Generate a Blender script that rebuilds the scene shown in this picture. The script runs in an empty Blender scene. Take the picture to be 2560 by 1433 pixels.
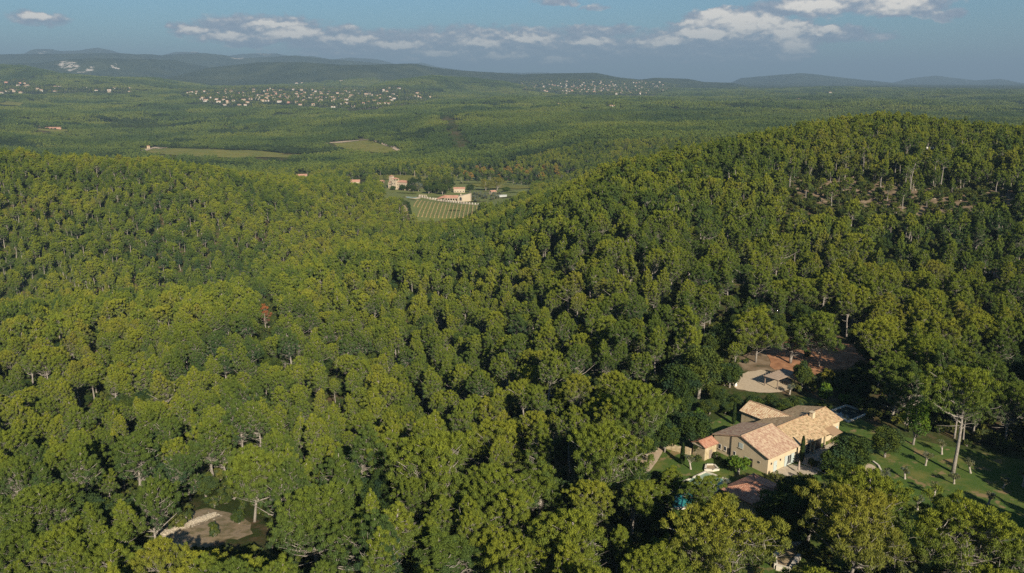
import bpy, math
import numpy as np
from mathutils import Vector, Matrix, Euler

SC = bpy.context.scene
COL = SC.collection
rng = np.random.default_rng(7)
R = math.radians

# ------------------------------------------------------------------ camera
FPX, CX, CY, HOR, CAMZ = 1971.0, 1280.0, 716.5, 205.0, 72.0
PITCH = math.atan((CY - HOR) / FPX)
cd = bpy.data.cameras.new("camera")
cam = bpy.data.objects.new("camera", cd)
COL.objects.link(cam)
cam.location = (0, 0, CAMZ)
cam.rotation_euler = (math.pi / 2 - PITCH, 0, 0)
cd.sensor_width = 36.0
cd.lens = 36.0 * FPX / 2560.0
cd.clip_start = 1.0
cd.clip_end = 120000.0
SC.camera = cam

# ------------------------------------------------------------------ light
SUN_EL, SUN_AZ = R(28.5), R(180 - 20)          # azimuth clockwise from +Y: behind the camera, to its right
sd = bpy.data.lights.new("sun", "SUN")
sd.energy = 5.0
sd.angle = R(0.5)
sd.color = (1.0, 0.89, 0.72)
sun = bpy.data.objects.new("sun", sd)
COL.objects.link(sun)
SDIR = Vector((math.sin(SUN_AZ) * math.cos(SUN_EL), math.cos(SUN_AZ) * math.cos(SUN_EL), math.sin(SUN_EL)))
sun.rotation_euler = (-SDIR).to_track_quat('-Z', 'Y').to_euler()
sun.location = (0, -50, 400)
SC.view_settings.view_transform = 'Standard'
SC.view_settings.look = 'None'
SC.view_settings.exposure = 0.84
SC.view_settings.gamma = 1.0
SC.cycles.max_bounces = 6
SC.cycles.diffuse_bounces = 2
SC.cycles.glossy_bounces = 2
SC.cycles.transmission_bounces = 4
SC.cycles.volume_bounces = 0
SC.cycles.transparent_max_bounces = 8
SC.cycles.caustics_reflective = False
SC.cycles.caustics_refractive = False
SC.cycles.use_denoising = False


class NT:
    """small helper to write node trees"""
    def __init__(s, tree): s.t = tree; s.N = tree.nodes; s.L = tree.links
    def new(s, typ, **kw):
        n = s.N.new(typ)
        for k, v in kw.items(): setattr(n, k, v)
        return n
    def put(s, sock, v):
        if isinstance(v, bpy.types.NodeSocket): s.L.new(v, sock)
        elif v is not None: sock.default_value = v
    def math(s, op, a, b=None, c=None, clamp=False):
        n = s.new('ShaderNodeMath', operation=op, use_clamp=clamp)
        for i, v in enumerate((a, b, c)): s.put(n.inputs[i], v)
        return n.outputs[0]
    def vmath(s, op, a, b=None):
        n = s.new('ShaderNodeVectorMath', operation=op)
        s.put(n.inputs[0], a)
        if b is not None: s.put(n.inputs[3 if op == 'SCALE' else 1], b)
        return n.outputs['Value' if op in ('LENGTH', 'DOT_PRODUCT') else 'Vector']
    def mix(s, fac, a, b, mode='MIX'):
        n = s.new('ShaderNodeMix', data_type='RGBA', blend_type=mode)
        s.put(n.inputs[0], fac)
        for i, v in ((6, a), (7, b)):
            s.put(n.inputs[i], v if isinstance(v, bpy.types.NodeSocket) else (*v[:3], 1))
        return n.outputs[2]
    def ramp(s, fac, stops, interp='LINEAR'):
        n = s.new('ShaderNodeValToRGB'); r = n.color_ramp; r.interpolation = interp
        while len(r.elements) < len(stops): r.elements.new(0.5)
        for e, (p, c) in zip(r.elements, stops):
            e.position = p
            e.color = (c, c, c, 1) if isinstance(c, (int, float)) else (*c[:3], 1)
        s.put(n.inputs[0], fac)
        return n.outputs[0]
    def maprange(s, v, a, b, c=0.0, d=1.0, smooth=True):
        n = s.new('ShaderNodeMapRange'); n.interpolation_type = 'SMOOTHSTEP' if smooth else 'LINEAR'
        for i, x in enumerate((v, a, b, c, d)): s.put(n.inputs[i], x)
        return n.outputs[0]
    def noise(s, vec, scale, detail=3.0, rough=0.55, dist=0.0, dims='3D'):
        n = s.new('ShaderNodeTexNoise', noise_dimensions=dims)
        s.put(n.inputs['Vector'], vec); n.inputs['Scale'].default_value = scale
        n.inputs['Detail'].default_value = detail; n.inputs['Roughness'].default_value = rough
        n.inputs['Distortion'].default_value = dist
        return n.outputs['Fac']


def px_dir(px, py):
    c, s = math.cos(PITCH), math.sin(PITCH)
    a, b = (px - CX) / FPX, (CY - py) / FPX
    return np.array([a, c + b * s, -s + b * c])


def world():
    w = bpy.data.worlds.new("World"); SC.world = w; w.use_nodes = True
    n = NT(w.node_tree); n.N.clear()
    sky = n.new('ShaderNodeTexSky', sky_type='NISHITA')
    sky.sun_disc = False; sky.sun_elevation = SUN_EL; sky.sun_rotation = SUN_AZ
    sky.altitude = 300; sky.air_density = 1.0; sky.dust_density = 0.6; sky.ozone_density = 2.0
    tc = n.new('ShaderNodeTexCoord').outputs['Generated']
    sp = n.new('ShaderNodeSeparateXYZ'); n.put(sp.inputs[0], tc)
    az = n.math('MULTIPLY', n.math('ARCTAN2', sp.outputs[0], sp.outputs[1]), 100.0)
    el = n.math('MULTIPLY', n.math('ARCSINE', sp.outputs[2]), 100.0)
    # clouds: (centre px, py, half width, half height, weight) turned to azimuth / elevation in hundredths of a radian
    blobs = [(95, 47, 55, 13, .8), (470, 76, 42, 14, .95), (600, 70, 90, 26, 1.0), (690, 64, 100, 20, .8), (620, 98, 100, 14, .9),
             (740, 85, 90, 22, .9), (860, 100, 140, 26, 1.0), (900, 125, 160, 22, .85), (1060, 112, 160, 26, 1.0),
             (1180, 100, 170, 28, 1.0), (1310, 108, 150, 32, 1.0), (1440, 120, 160, 34, 1.0), (1240, 142, 160, 22, .85), (1400, 152, 70, 14, .9), (1130, 152, 150, 16, .75),
             (1620, 118, 120, 32, 1.0), (1760, 108, 130, 38, 1.1), (1880, 112, 130, 42, 1.2), (1960, 95, 80, 34, 1.1), (1920, 66, 50, 22, 1.2),
             (1800, 46, 70, 22, 1.2), (1845, 60, 50, 20, 1.1), (1760, 62, 70, 9, .7), (2060, 84, 90, 18, .9), (2130, 90, 80, 12, .75), (1500, 78, 80, 12, .75),
             (1950, 24, 70, 18, 1.1), (2040, 14, 110, 22, 1.15), (2200, 6, 150, 20, 1.1), (2240, 22, 70, 16, 1.15), (2310, 12, 60, 20, 1.0),
             (2370, 38, 35, 10, .6), (1390, 4, 40, 8, .6), (1490, 20, 30, 5, .5)]
    # the world texture vector, warped so that the edges billow
    stretch = n.new('ShaderNodeCombineXYZ'); n.put(stretch.inputs[0], az); n.put(stretch.inputs[1], n.math('MULTIPLY', el, 1.7)); 
    P = stretch.outputs[0]
    wrp = n.new('ShaderNodeTexNoise'); n.put(wrp.inputs['Vector'], P); wrp.inputs['Scale'].default_value = .55; wrp.inputs['Detail'].default_value = 5
    sw = n.new('ShaderNodeSeparateColor'); n.put(sw.inputs[0], wrp.outputs['Color'])
    wx = n.math('MULTIPLY_ADD', n.math('SUBTRACT', sw.outputs[0], .5), 4.2, az)
    wy = n.math('MULTIPLY_ADD', n.math('SUBTRACT', sw.outputs[1], .5), 1.5, el)
    acc = None; tops = None
    for (bx, by, rx, ry, a) in blobs:
        d = px_dir(bx, by); d /= np.linalg.norm(d)
        caz, cel = math.atan2(d[0], d[1]) * 100, math.asin(d[2]) * 100
        sx = rx / FPX * 100 * (d[1] ** 2) * 1.25; sy = ry / FPX * 100 * 1.2
        ex = n.math('DIVIDE', n.math('SUBTRACT', wx, caz), sx)
        ey = n.math('DIVIDE', n.math('SUBTRACT', wy, cel), sy)
        q = n.math('MULTIPLY_ADD', ex, ex, n.math('MULTIPLY', ey, ey))
        g = n.math('MULTIPLY', n.math('SUBTRACT', 1.0, q), a)
        g = n.math('MAXIMUM', g, -1.0)
        h = n.math('MULTIPLY', ey, n.math('MAXIMUM', g, 0.0))
        if acc is None: acc, tops, wsum = g, h, n.math('MAXIMUM', g, 0.0)
        else:
            acc = n.math('SMOOTH_MAX', acc, g, .25); tops = n.math('ADD', tops, h); wsum = n.math('ADD', wsum, n.math('MAXIMUM', g, 0.0))
    head = None
    for (bx, by, rx, ry) in ((1800, 44, 52, 24), (1848, 58, 52, 26), (1742, 58, 40, 12), (1922, 60, 38, 20), (1972, 80, 40, 20), (1752, 86, 60, 11), (1650, 104, 50, 10), (2062, 74, 46, 12), (1985, 120, 45, 24),
                             (1000, 112, 70, 9), (720, 82, 70, 13), (560, 92, 50, 9), (470, 74, 36, 11), (690, 62, 80, 7), (880, 96, 70, 9), (1090, 130, 60, 8), (1390, 152, 45, 9), (1260, 138, 60, 8), (1200, 106, 60, 9), (2235, 14, 80, 18), (2050, 16, 90, 16), (1480, 104, 50, 9), (1330, 96, 60, 8), (95, 42, 36, 8)):
        d = px_dir(bx, by); d /= np.linalg.norm(d)
        ex = n.math('DIVIDE', n.math('SUBTRACT', wx, math.atan2(d[0], d[1]) * 100), rx / FPX * 130 * d[1] ** 2); ey = n.math('DIVIDE', n.math('SUBTRACT', wy, math.asin(d[2]) * 100), ry / FPX * 130)
        g = n.math('SUBTRACT', 1.0, n.math('MULTIPLY_ADD', ex, ex, n.math('MULTIPLY', ey, ey)))
        head = g if head is None else n.math('MAXIMUM', head, g)
    head = n.math('MAXIMUM', head, 0.0)
    fine = n.noise(P, .42, 8.0, .52)
    up = n.new('ShaderNodeVectorMath', operation='ADD'); n.put(up.inputs[0], P); up.inputs[1].default_value = (.15, .55, 0)
    fine_up = n.noise(up.outputs[0], .42, 8.0, .52)
    dens = n.math('MULTIPLY_ADD', n.math('SUBTRACT', fine, .5), 2.0, n.math('ADD', acc, n.math('MULTIPLY_ADD', head, .5, .30)))
    alpha = n.math('MULTIPLY', n.maprange(dens, -.10, .85), .93)
    lift = n.math('DIVIDE', tops, n.math('ADD', wsum, .25))
    lit = n.math('MULTIPLY_ADD', n.math('SUBTRACT', fine, fine_up), 2.6, n.math('MULTIPLY_ADD', lift, .30, n.math('MULTIPLY_ADD', head, .85, .22)))
    ccol = n.ramp(lit, [(0.0, (.165, .195, .250)), (.35, (.235, .252, .292)), (.60, (.41, .385, .37)), (1.0, (.74, .66, .56))])
    low = n.maprange(el, .6, 5.0)               # the low ones stand farther off, in more air
    alpha = n.math('MULTIPLY', alpha, n.math('MULTIPLY_ADD', low, .25, .75))
    skyc = n.vmath('SCALE', sky.outputs[0], .05)
    tint = n.mix(1.0, skyc, (.53, .80, .95), 'MULTIPLY')
    col = n.mix(alpha, tint, ccol)
    bg = n.new('ShaderNodeBackground'); n.put(bg.inputs[0], col); bg.inputs[1].default_value = 1.0
    out = n.new('ShaderNodeOutputWorld'); n.L.new(bg.outputs[0], out.inputs[0])
world()


# ------------------------------------------------------------------ terrain as a function
def ctrl():
    pts = []                                    # (theta, ln r, z)
    def add(x, y, z): pts.append((math.atan2(x, y), math.log(math.hypot(x, y)), z))
    def c(px, py, Y, h=13.0):
        d = px_dir(px, py); t = Y / d[1]
        add(d[0] * t, Y, CAMZ + d[2] * t - h)
    for x, y, z in ((48, 135, 0), (75, 127, 0), (60, 165, 0), (30, 130, 0), (92, 140, 0), (40, 110, 0), (62, 195, 0), (82, 210, 0), (95, 170, 2), (70, 95, 2), (110, 120, 3),
                    (0, 100, -3), (-40, 110, -8), (-90, 120, -14), (0, 60, 0), (60, 50, 3), (-60, 50, -6), (0, 25, 0), (120, 60, 8), (-120, 60, -12), (40, 20, 2), (-40, 20, -2)): add(x, y, z)
    for a in ((450, 1320, 137, 0), (100, 1300, 140, 0), (1000, 1300, 126, 0)): c(*a)
    for a in ((700, 800, 290), (300, 720, 390), (0, 760, 370), (900, 620, 440), (450, 1000, 205), (1000, 1000, 205), (1300, 900, 205), (1600, 900, 178), (50, 1000, 215),
              (2500, 690, 245), (2100, 690, 250), (1600, 700, 237), (1500, 500, 350), (1300, 560, 450), (1200, 620, 420), (2400, 480, 370), (2525, 430, 394), (2050, 490, 370),
              (1700, 375, 520), (2000, 310, 600), (2200, 290, 650), (2560, 318, 600), (2850, 330, 600), (1450, 440, 520), (1250, 750, 300), (1900, 560, 330)): c(*a)
    for a in ((300, 700, 470, 22), (0, 700, 470, 20), (600, 660, 500, 18), (200, 620, 520), (200, 500, 610), (0, 370, 720), (-300, 360, 720), (400, 392, 760), (700, 450, 790), (950, 482, 800), (1000, 545, 740)): c(*a)
    for a in ((1100, 535, 800, 0), (1110, 500, 915, 0), (990, 475, 1010, 0), (1290, 480, 980, 0), (1000, 442, 1150, 0), (1300, 445, 1200, 0),
              (560, 382, 1690, 0), (400, 378, 1700, 0), (900, 362, 1930, 0), (1200, 350, 1700), (1130, 300, 2200), (1300, 290, 2300), (700, 300, 2600), (700, 340, 2100),
              (300, 330, 2300), (100, 320, 2400, 0), (50, 262, 3600, 0), (1500, 330, 1450), (1700, 300, 2000), (1800, 260, 3000), (2300, 262, 2600), (2560, 280, 2300), (2300, 240, 4000), (2560, 238, 4300), (1300, 245, 3700),
              (750, 252, 4000, 3), (750, 228, 4900, 3), (1000, 255, 4000, 3), (1500, 248, 4600, 3), (1900, 235, 4800), (200, 250, 3900), (100, 215, 5000, 3)): c(*a)
    for th, r, z in ((.43, 950, -2), (.3, 1000, -20), (.55, 950, 0), (.15, 900, -45), (-.42, 1100, -62), (-.6, 1100, -60), (-.25, 1150, -70), (.7, 500, 30), (.9, 300, 18), (-.8, 400, -35), (-.9, 200, -20), (1.2, 120, 8), (-1.2, 120, -10)):
        pts.append((th, math.log(r), z))
    for th in (-.8, -.4, 0, .4, .8):
        pts.append((th, math.log(7500), 22)); pts.append((th, math.log(40000), 0))
    return np.array(pts)


CT = ctrl()
KT = 2.0
def _phi(d2): return 0.5 * d2 * np.log(d2 + 1e-9)
def _fit():
    q = np.c_[CT[:, 0] * KT, CT[:, 1]]; n = len(q)
    d2 = ((q[:, None] - q[None]) ** 2).sum(-1)
    A = np.zeros((n + 3, n + 3)); A[:n, :n] = _phi(d2) + 0.002 * np.eye(n)
    A[:n, n] = 1; A[:n, n + 1:] = q; A[n:, :n] = A[:n, n:].T
    return q, np.linalg.solve(A, np.r_[CT[:, 2], 0, 0, 0])
TQ, TW = _fit()

# far ridges: distance, width in ln r, silhouette in picture coordinates of the reference
RIDGES = [
    (6500, .13, [(-400, 185), (0, 163), (60, 168), (150, 186), (250, 196), (400, 199), (500, 215), (600, 240)]),
    (5600, .10, [(880, 240), (930, 217), (1000, 202), (1080, 193), (1180, 198), (1260, 207), (1300, 216), (1360, 240)]),
    (8300, .13, [(300, 215), (420, 195), (520, 168), (650, 153), (760, 156), (850, 164), (930, 164), (1000, 160), (1040, 159), (1080, 167), (1150, 175), (1250, 181), (1300, 186), (1330, 185), (1400, 184), (1490, 183), (1540, 193), (1600, 199), (1640, 194), (1720, 197), (1760, 205), (1830, 207), (1900, 222), (2000, 240)]),
    (8000, .12, [(1750, 235), (1850, 226), (1910, 221), (1980, 217), (2100, 215), (2300, 218), (2420, 219), (2500, 224), (2560, 229), (2800, 225)]),
    (10200, .10, [(-400, 165), (-100, 158), (0, 158), (60, 158), (100, 160), (150, 151), (250, 149), (440, 149), (480, 159), (520, 165), (600, 200), (700, 220)]),
    (13000, .12, [(-400, 140), (0, 135), (120, 137), (300, 136), (410, 137), (460, 132), (510, 129), (560, 135), (590, 142), (640, 142), (740, 140), (790, 147), (850, 152), (950, 160), (1050, 175), (1150, 200), (1250, 215)]),
    (14500, .14, [(1760, 225), (1830, 206), (1850, 196), (1930, 189), (2000, 184), (2060, 189), (2150, 199), (2230, 207), (2300, 215)]),
    (18000, .11, [(2180, 215), (2230, 207), (2270, 197), (2300, 192), (2340, 188), (2380, 194), (2440, 201), (2500, 197), (2560, 209), (2800, 200)]),
    (19000, .11, [(-200, 150), (40, 140), (65, 134), (80, 126), (130, 127), (150, 132), (200, 130), (245, 122), (270, 125), (300, 135), (340, 139), (395, 139), (440, 127), (490, 125), (520, 134), (560, 139), (610, 132), (690, 134), (705, 139), (745, 144), (780, 143), (830, 152), (880, 146), (950, 149), (1000, 163), (1020, 161), (1055, 154), (1090, 164), (1180, 178), (1260, 182), (1370, 183), (1420, 205), (1600, 220)]),
]
def _ridges():
    out = []
    for Y, w, sil in RIDGES:
        th, hz = [], []
        for px, py in sil:
            d = px_dir(px, py); t = Y / math.hypot(d[0], d[1])
            th.append(math.atan2(d[0], d[1])); hz.append(CAMZ + d[2] * t)
        out.append((math.log(Y), w, np.array(th), np.array(hz)))
    return out
RG = _ridges()

def sstep(x, a, b):
    t = np.clip((x - a) / (b - a), 0, 1); return t * t * (3 - 2 * t)

def wob(a, b, seed):
    """cheap smooth noise, about -1..1"""
    r = np.random.default_rng(seed); s = np.zeros_like(a)
    for k in range(7):
        f = 1.6 ** k; g = r.uniform(0, 6.28, 4); e = r.uniform(.6, 1.4, 4)
        s += np.sin(a * f * e[0] + g[0] + 1.3 * np.sin(b * f * e[1] + g[1])) * np.cos(b * f * e[2] + g[2]) / 1.55 ** k
    return s / 2.2

def Z(x, y):
    x = np.atleast_1d(np.asarray(x, float)); y = np.atleast_1d(np.asarray(y, float))
    th = np.arctan2(x, y); lr = np.log(np.maximum(np.hypot(x, y), 12.0)); rr = np.exp(lr)
    z = np.zeros_like(th)
    for i in range(0, len(th), 20000):
        s = slice(i, i + 20000); q = np.c_[th[s] * KT, lr[s]]
        z[s] = _phi(((q[:, None] - TQ[None]) ** 2).sum(-1)) @ TW[:-3] + TW[-3] + q @ TW[-2:]
    # gentle relief
    z = z + wob(x / 60, y / 60, 3) * np.clip(rr / 400, .15, 1) * 2.2 + wob(x / 240, y / 170, 5) * np.clip((rr - 1100) / 2000, 0, 1) * (1 - .8 * np.clip((rr - 5500) / 2000, 0, 1)) * 22
    for lk, w, t, h in RG:
        inside = sstep(th, t[0], t[0] + .02) * (1 - sstep(th, t[-1] - .02, t[-1]))
        H = np.interp(th, t, h) + wob(th * 90, lr * 0, int(lk * 100)) * math.exp(lk) * .00035
        b = np.exp(-((lr - lk - .05 * np.sin(th * 23 + lk)) / w) ** 2)
        base = np.minimum(z, 40.0)
        zr = base + (H - base) * b + wob(th * 55, lr * 14, int(lk * 77)) * b * (1 - b) * (H - base) * .5
        z = np.where(inside > 0, np.maximum(z, z + (zr - z) * inside), z)
    g = np.sqrt(((x - 60) / 58) ** 2 + ((y - 155) / 64) ** 2)
    z = z * sstep(g, .72, 1.12)                  # the garden terrace is level
    return z

def at(px, py, off=0.0):
    """the point where the line of sight first meets the ground (raised by off)"""
    d = px_dir(px, py)
    t = np.geomspace(40, 30000, 900)
    def f(tt): return CAMZ + d[2] * tt - Z(d[0] * tt, d[1] * tt) - off
    v = f(t); k = np.argmax(v < 0) if (v < 0).any() else len(t) - 1
    lo, hi = t[max(k - 1, 0)], t[k]
    for _ in range(5):
        m = np.linspace(lo, hi, 9); w = f(m); j = np.argmax(w < 0) if (w < 0).any() else 8
        lo, hi = m[max(j - 1, 0)], m[j]
    x, y = d[0] * hi, d[1] * hi
    return np.array([x, y, float(Z(x, y)[0])])

def proj(x, y, z):
    c, s = math.cos(PITCH), math.sin(PITCH)
    dz = np.asarray(z) - CAMZ; w = y * c - dz * s; v = y * s + dz * c
    w = np.where(w > 1, w, 1e-3)
    return CX + FPX * x / w, CY - FPX * v / w, w

def inpoly(px, py, poly):
    poly = np.asarray(poly, float); r = np.zeros(np.shape(px), bool); j = len(poly) - 1
    for i in range(len(poly)):
        xi, yi = poly[i]; xj, yj = poly[j]
        with np.errstate(divide='ignore', invalid='ignore'):
            r ^= ((yi > py) != (yj > py)) & (px < (xj - xi) * (py - yi) / (yj - yi + 1e-12) + xi)
        j = i
    return r


# ------------------------------------------------------------------ materials
MATS = {}
def mat(name, build):
    if name in MATS: return MATS[name]
    m = bpy.data.materials.new(name); m.use_nodes = True
    n = NT(m.node_tree); n.N.clear()
    out = n.new('ShaderNodeOutputMaterial'); sh = build(n)
    n.L.new(sh, out.inputs[0]); MATS[name] = m
    return m

def bsdf(n, col, rough=.8, spec=.3, bump=None, bstr=.3, bdist=.05, metal=0.0):
    b = n.new('ShaderNodeBsdfPrincipled')
    n.put(b.inputs['Base Color'], col if isinstance(col, bpy.types.NodeSocket) else (*col, 1))
    n.put(b.inputs['Roughness'], rough); b.inputs['Specular IOR Level'].default_value = spec; b.inputs['Metallic'].default_value = metal
    if bump is not None:
        bn = n.new('ShaderNodeBump'); bn.inputs['Strength'].default_value = bstr; bn.inputs['Distance'].default_value = bdist
        n.L.new(bump, bn.inputs['Height']); n.L.new(bn.outputs[0], b.inputs['Normal'])
    return b.outputs[0]

def pos(n): return n.new('ShaderNodeNewGeometry').outputs['Position']
def objc(n): return n.new('ShaderNodeTexCoord').outputs['Object']

def leaf_mat(name, cols, patch=90.0, trans=.2, spread=.55, sw=.38):
    """foliage: tint differs from tree to tree, from stand to stand and from spray to spray"""
    def b(n):
        oi = n.new('ShaderNodeObjectInfo')
        stand = n.noise(oi.outputs['Location'], 1.0 / patch, 2.0)
        f = n.math('MULTIPLY_ADD', oi.outputs['Random'], 1 - sw, n.math('MULTIPLY', n.maprange(stand, .32, .68), sw))
        k = len(cols) - 1
        c = n.ramp(f, [(i / k, q) for i, q in enumerate(cols)])
        tf = n.new('ShaderNodeAttribute'); tf.attribute_name = 'tuft'
        c = n.mix(1.0, c, n.ramp(tf.outputs['Fac'], [(0, (1 - spread * .55, 1 - spread * .3, 1 + spread * 1.1)), (.5, (1, 1, 1)), (1, (1 + spread * .95, 1 + spread * .65, 1 - spread * .1))]), 'MULTIPLY')  # on pines this also paints crown tops lighter and lower sprays darker
        d = n.new('ShaderNodeBsdfDiffuse'); n.put(d.inputs[0], c)
        t = n.new('ShaderNodeBsdfTranslucent'); n.put(t.inputs[0], n.mix(1.0, c, (1.2, 1.15, .5), 'MULTIPLY'))
        m = n.new('ShaderNodeMixShader'); m.inputs[0].default_value = trans
        n.L.new(d.outputs[0], m.inputs[1]); n.L.new(t.outputs[0], m.inputs[2])
        return m.outputs[0]
    return mat(name, b)

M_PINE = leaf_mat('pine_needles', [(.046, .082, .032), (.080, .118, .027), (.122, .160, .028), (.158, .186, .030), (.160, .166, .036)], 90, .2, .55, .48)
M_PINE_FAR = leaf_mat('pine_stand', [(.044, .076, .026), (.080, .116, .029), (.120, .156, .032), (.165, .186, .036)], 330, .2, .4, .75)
M_OAK = leaf_mat('oak_leaves', [(.032, .055, .018), (.048, .075, .020), (.070, .095, .024)], 40)
M_OAK_FAR = leaf_mat('oak_stand', [(.026, .046, .020), (.040, .062, .022), (.060, .082, .026)], 240, .2, .4)
M_GREEN = leaf_mat('young_leaves', [(.070, .125, .018), (.085, .14, .02)], 40)
M_FALL = leaf_mat('turning_leaves', [(.095, .115, .022), (.135, .135, .024), (.17, .145, .026)], 40)
M_OLIVE = leaf_mat('olive_leaves', [(.115, .130, .070), (.140, .150, .085)], 40)
M_CYP = leaf_mat('cypress_leaves', [(.030, .052, .018), (.042, .066, .02)], 40)
M_DEAD = leaf_mat('dead_needles', [(.21, .085, .04), (.24, .10, .045)], 40)
M_BUSH = leaf_mat('scrub_leaves', [(.040, .062, .018), (.065, .085, .022), (.10, .11, .03)], 25)
M_BARK = mat('pine_bark', lambda n: bsdf(n, n.ramp(n.noise(objc(n), 3.0, 4.0), [(.3, (.15, .13, .11)), (.7, (.33, .30, .26))]), .95, .1))
M_BARK2 = mat('pale_bark', lambda n: bsdf(n, n.ramp(n.noise(objc(n), 5.0, 4.0), [(.3, (.22, .19, .155)), (.7, (.42, .38, .32))]), .95, .1))

def ground_build(n):
    p = pos(n)
    a = n.noise(p, .22, 6.0, .65); b = n.noise(p, .018, 4.0); c = n.noise(p, 1.6, 3.0)
    soil = n.ramp(a, [(.3, (.045, .036, .022)), (.5, (.085, .060, .036)), (.68, (.15, .10, .06))])
    veg = n.ramp(c, [(.3, (.026, .042, .013)), (.7, (.064, .080, .024))])
    near = n.mix(n.maprange(n.math('MULTIPLY_ADD', b, .5, n.math('MULTIPLY', a, .6)), .50, .70), veg, soil)
    at_ = n.new('ShaderNodeAttribute'); at_.attribute_name = 'bare'
    bare = n.ramp(a, [(.3, (.075, .066, .040)), (.5, (.165, .12, .076)), (.7, (.27, .21, .145))])
    near = n.mix(n.math('MULTIPLY', n.maprange(n.math('ADD', at_.outputs['Fac'], n.math('MULTIPLY', n.math('SUBTRACT', a, .5), 1.2)), .45, .75), 1.0), near, bare)
    # wooded slopes kilometres off: stands of darker and lighter trees
    f1 = n.noise(p, .030, 5.0, .75); f2 = n.noise(p, .0032, 5.0, .6)
    f = n.math('MULTIPLY_ADD', f2, .55, n.math('MULTIPLY', f1, .5))
    far = n.ramp(f, [(.36, (.018, .029, .016)), (.52, (.036, .050, .022)), (.66, (.066, .078, .033))])
    dist = n.vmath('LENGTH', p)
    col = n.mix(n.maprange(dist, 2600.0, 4200.0), near, far)
    rk = n.new('ShaderNodeAttribute'); rk.attribute_name = 'rock'
    rf = n.noise(p, .008, 6.0, .7)
    rm = n.maprange(n.math('MULTIPLY', rk.outputs['Fac'], n.maprange(rf, .40, .60)), .35, .6)
    col = n.mix(rm, col, (.48, .43, .37))
    hgt = n.noise(p, .05, 3.0, .7)
    bd = n.new('ShaderNodeBump'); bd.inputs['Strength'].default_value = .8; bd.inputs['Distance'].default_value = 6.0
    n.L.new(n.math('MULTIPLY', hgt, n.maprange(dist, 2600.0, 5000.0)), bd.inputs['Height'])
    d = n.new('ShaderNodeBsdfDiffuse'); n.put(d.inputs[0], col); n.L.new(bd.outputs[0], d.inputs['Normal'])
    return d.outputs[0]
M_GROUND = mat('wooded_ground', ground_build)

def mottled(name, stops, scale=1.0, rough=.9, detail=5.0, bstr=.3, bdist=.05, spec=.2):
    def b(n):
        p = pos(n); a = n.noise(p, scale, detail, .62)
        return bsdf(n, n.ramp(a, stops), rough, spec, n.noise(p, scale * 6, 3.0), bstr, bdist)
    return mat(name, b)

def lawn_build(n):
    p = pos(n)
    a = n.noise(p, .30, 4.0, .6); b = n.noise(p, 5.0, 3.0); c = n.noise(p, .16, 4.0, .7)
    g = n.ramp(b, [(.3, (.036, .076, .014)), (.7, (.078, .120, .022))])
    g = n.mix(n.maprange(c, .45, .70), g, (.135, .135, .036))
    col = n.mix(n.maprange(a, .56, .66, 0, .8), g, (.24, .16, .085))
    return bsdf(n, col, .9, .15, b, .4, .06)
M_LAWN = mat('lawn_grass', lawn_build)
M_GRAVEL = mottled('pale_gravel', [(.3, (.36, .285, .195)), (.7, (.48, .39, .275))], 2.0)
M_REDSOIL = mottled('red_soil', [(.3, (.18, .085, .04)), (.55, (.33, .165, .085)), (.75, (.42, .25, .14))], .45)
M_EARTH = mottled('dry_earth', [(.28, (.12, .12, .045)), (.42, (.20, .16, .085)), (.55, (.33, .25, .16)), (.66, (.20, .165, .11)), (.78, (.11, .115, .04))], .42)
M_TRACK = mottled('dirt_track', [(.3, (.33, .25, .17)), (.7, (.45, .36, .26))], .8)
M_TERR = mottled('stone_paving', [(.3, (.30, .25, .18)), (.7, (.46, .40, .31))], 1.6)
M_STONE = mottled('pale_stone', [(.3, (.32, .27, .20)), (.7, (.52, .46, .36))], 2.5, bstr=.6)
M_COPING = mottled('coping_stone', [(.3, (.50, .45, .36)), (.7, (.62, .57, .47))], 2.0)
M_RENDER = mottled('cream_render', [(.3, (.46, .37, .245)), (.7, (.54, .445, .305))], .9, bstr=.15)
M_ROUGHR = mottled('rough_stone_render', [(.3, (.28, .22, .12)), (.5, (.42, .34, .21)), (.7, (.50, .42, .29))], 1.6, bstr=.6)
M_HUT = mottled('weathered_planks', [(.3, (.16, .14, .12)), (.7, (.30, .27, .23))], 1.2)
M_WOOD = mottled('weathered_wood', [(.3, (.17, .13, .10)), (.7, (.29, .235, .185))], 3.0)
M_ROOFWOOD = mottled('pale_plank_roof', [(.3, (.30, .225, .165)), (.7, (.42, .33, .25))], 1.5)
M_AUTUMN = leaf_mat('autumn_leaves', [(.16, .14, .03), (.22, .15, .035), (.26, .15, .04)], 60)
M_SHUT = mottled('grey_green_paint', [(.3, (.36, .41, .39)), (.7, (.43, .48, .455))], 1.0, .6, bstr=.02)
M_WHITE = mottled('white_paint', [(.3, (.66, .63, .58)), (.7, (.76, .73, .68))], 1.0, .6, bstr=.02)
M_FRAME = mottled('grey_frame_paint', [(.3, (.42, .42, .38)), (.7, (.50, .50, .46))], 1.0, .6, bstr=.02)
M_GLASS = mat('dark_window_glass', lambda n: bsdf(n, n.ramp(n.noise(objc(n), 1.5), [(.3, (.018, .022, .026)), (.7, (.05, .056, .06))]), .08, .6))
M_DARK = mottled('dark_iron', [(.3, (.02, .02, .02)), (.7, (.05, .045, .04))], 4.0, .5)
M_CANVAS = mottled('furled_canvas', [(.3, (.30, .235, .19)), (.7, (.42, .34, .28))], 3.0)
M_LAMPG = mottled('lantern_glass', [(.3, (.2, .17, .12)), (.7, (.3, .26, .18))], 4.0, .3)

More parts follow.
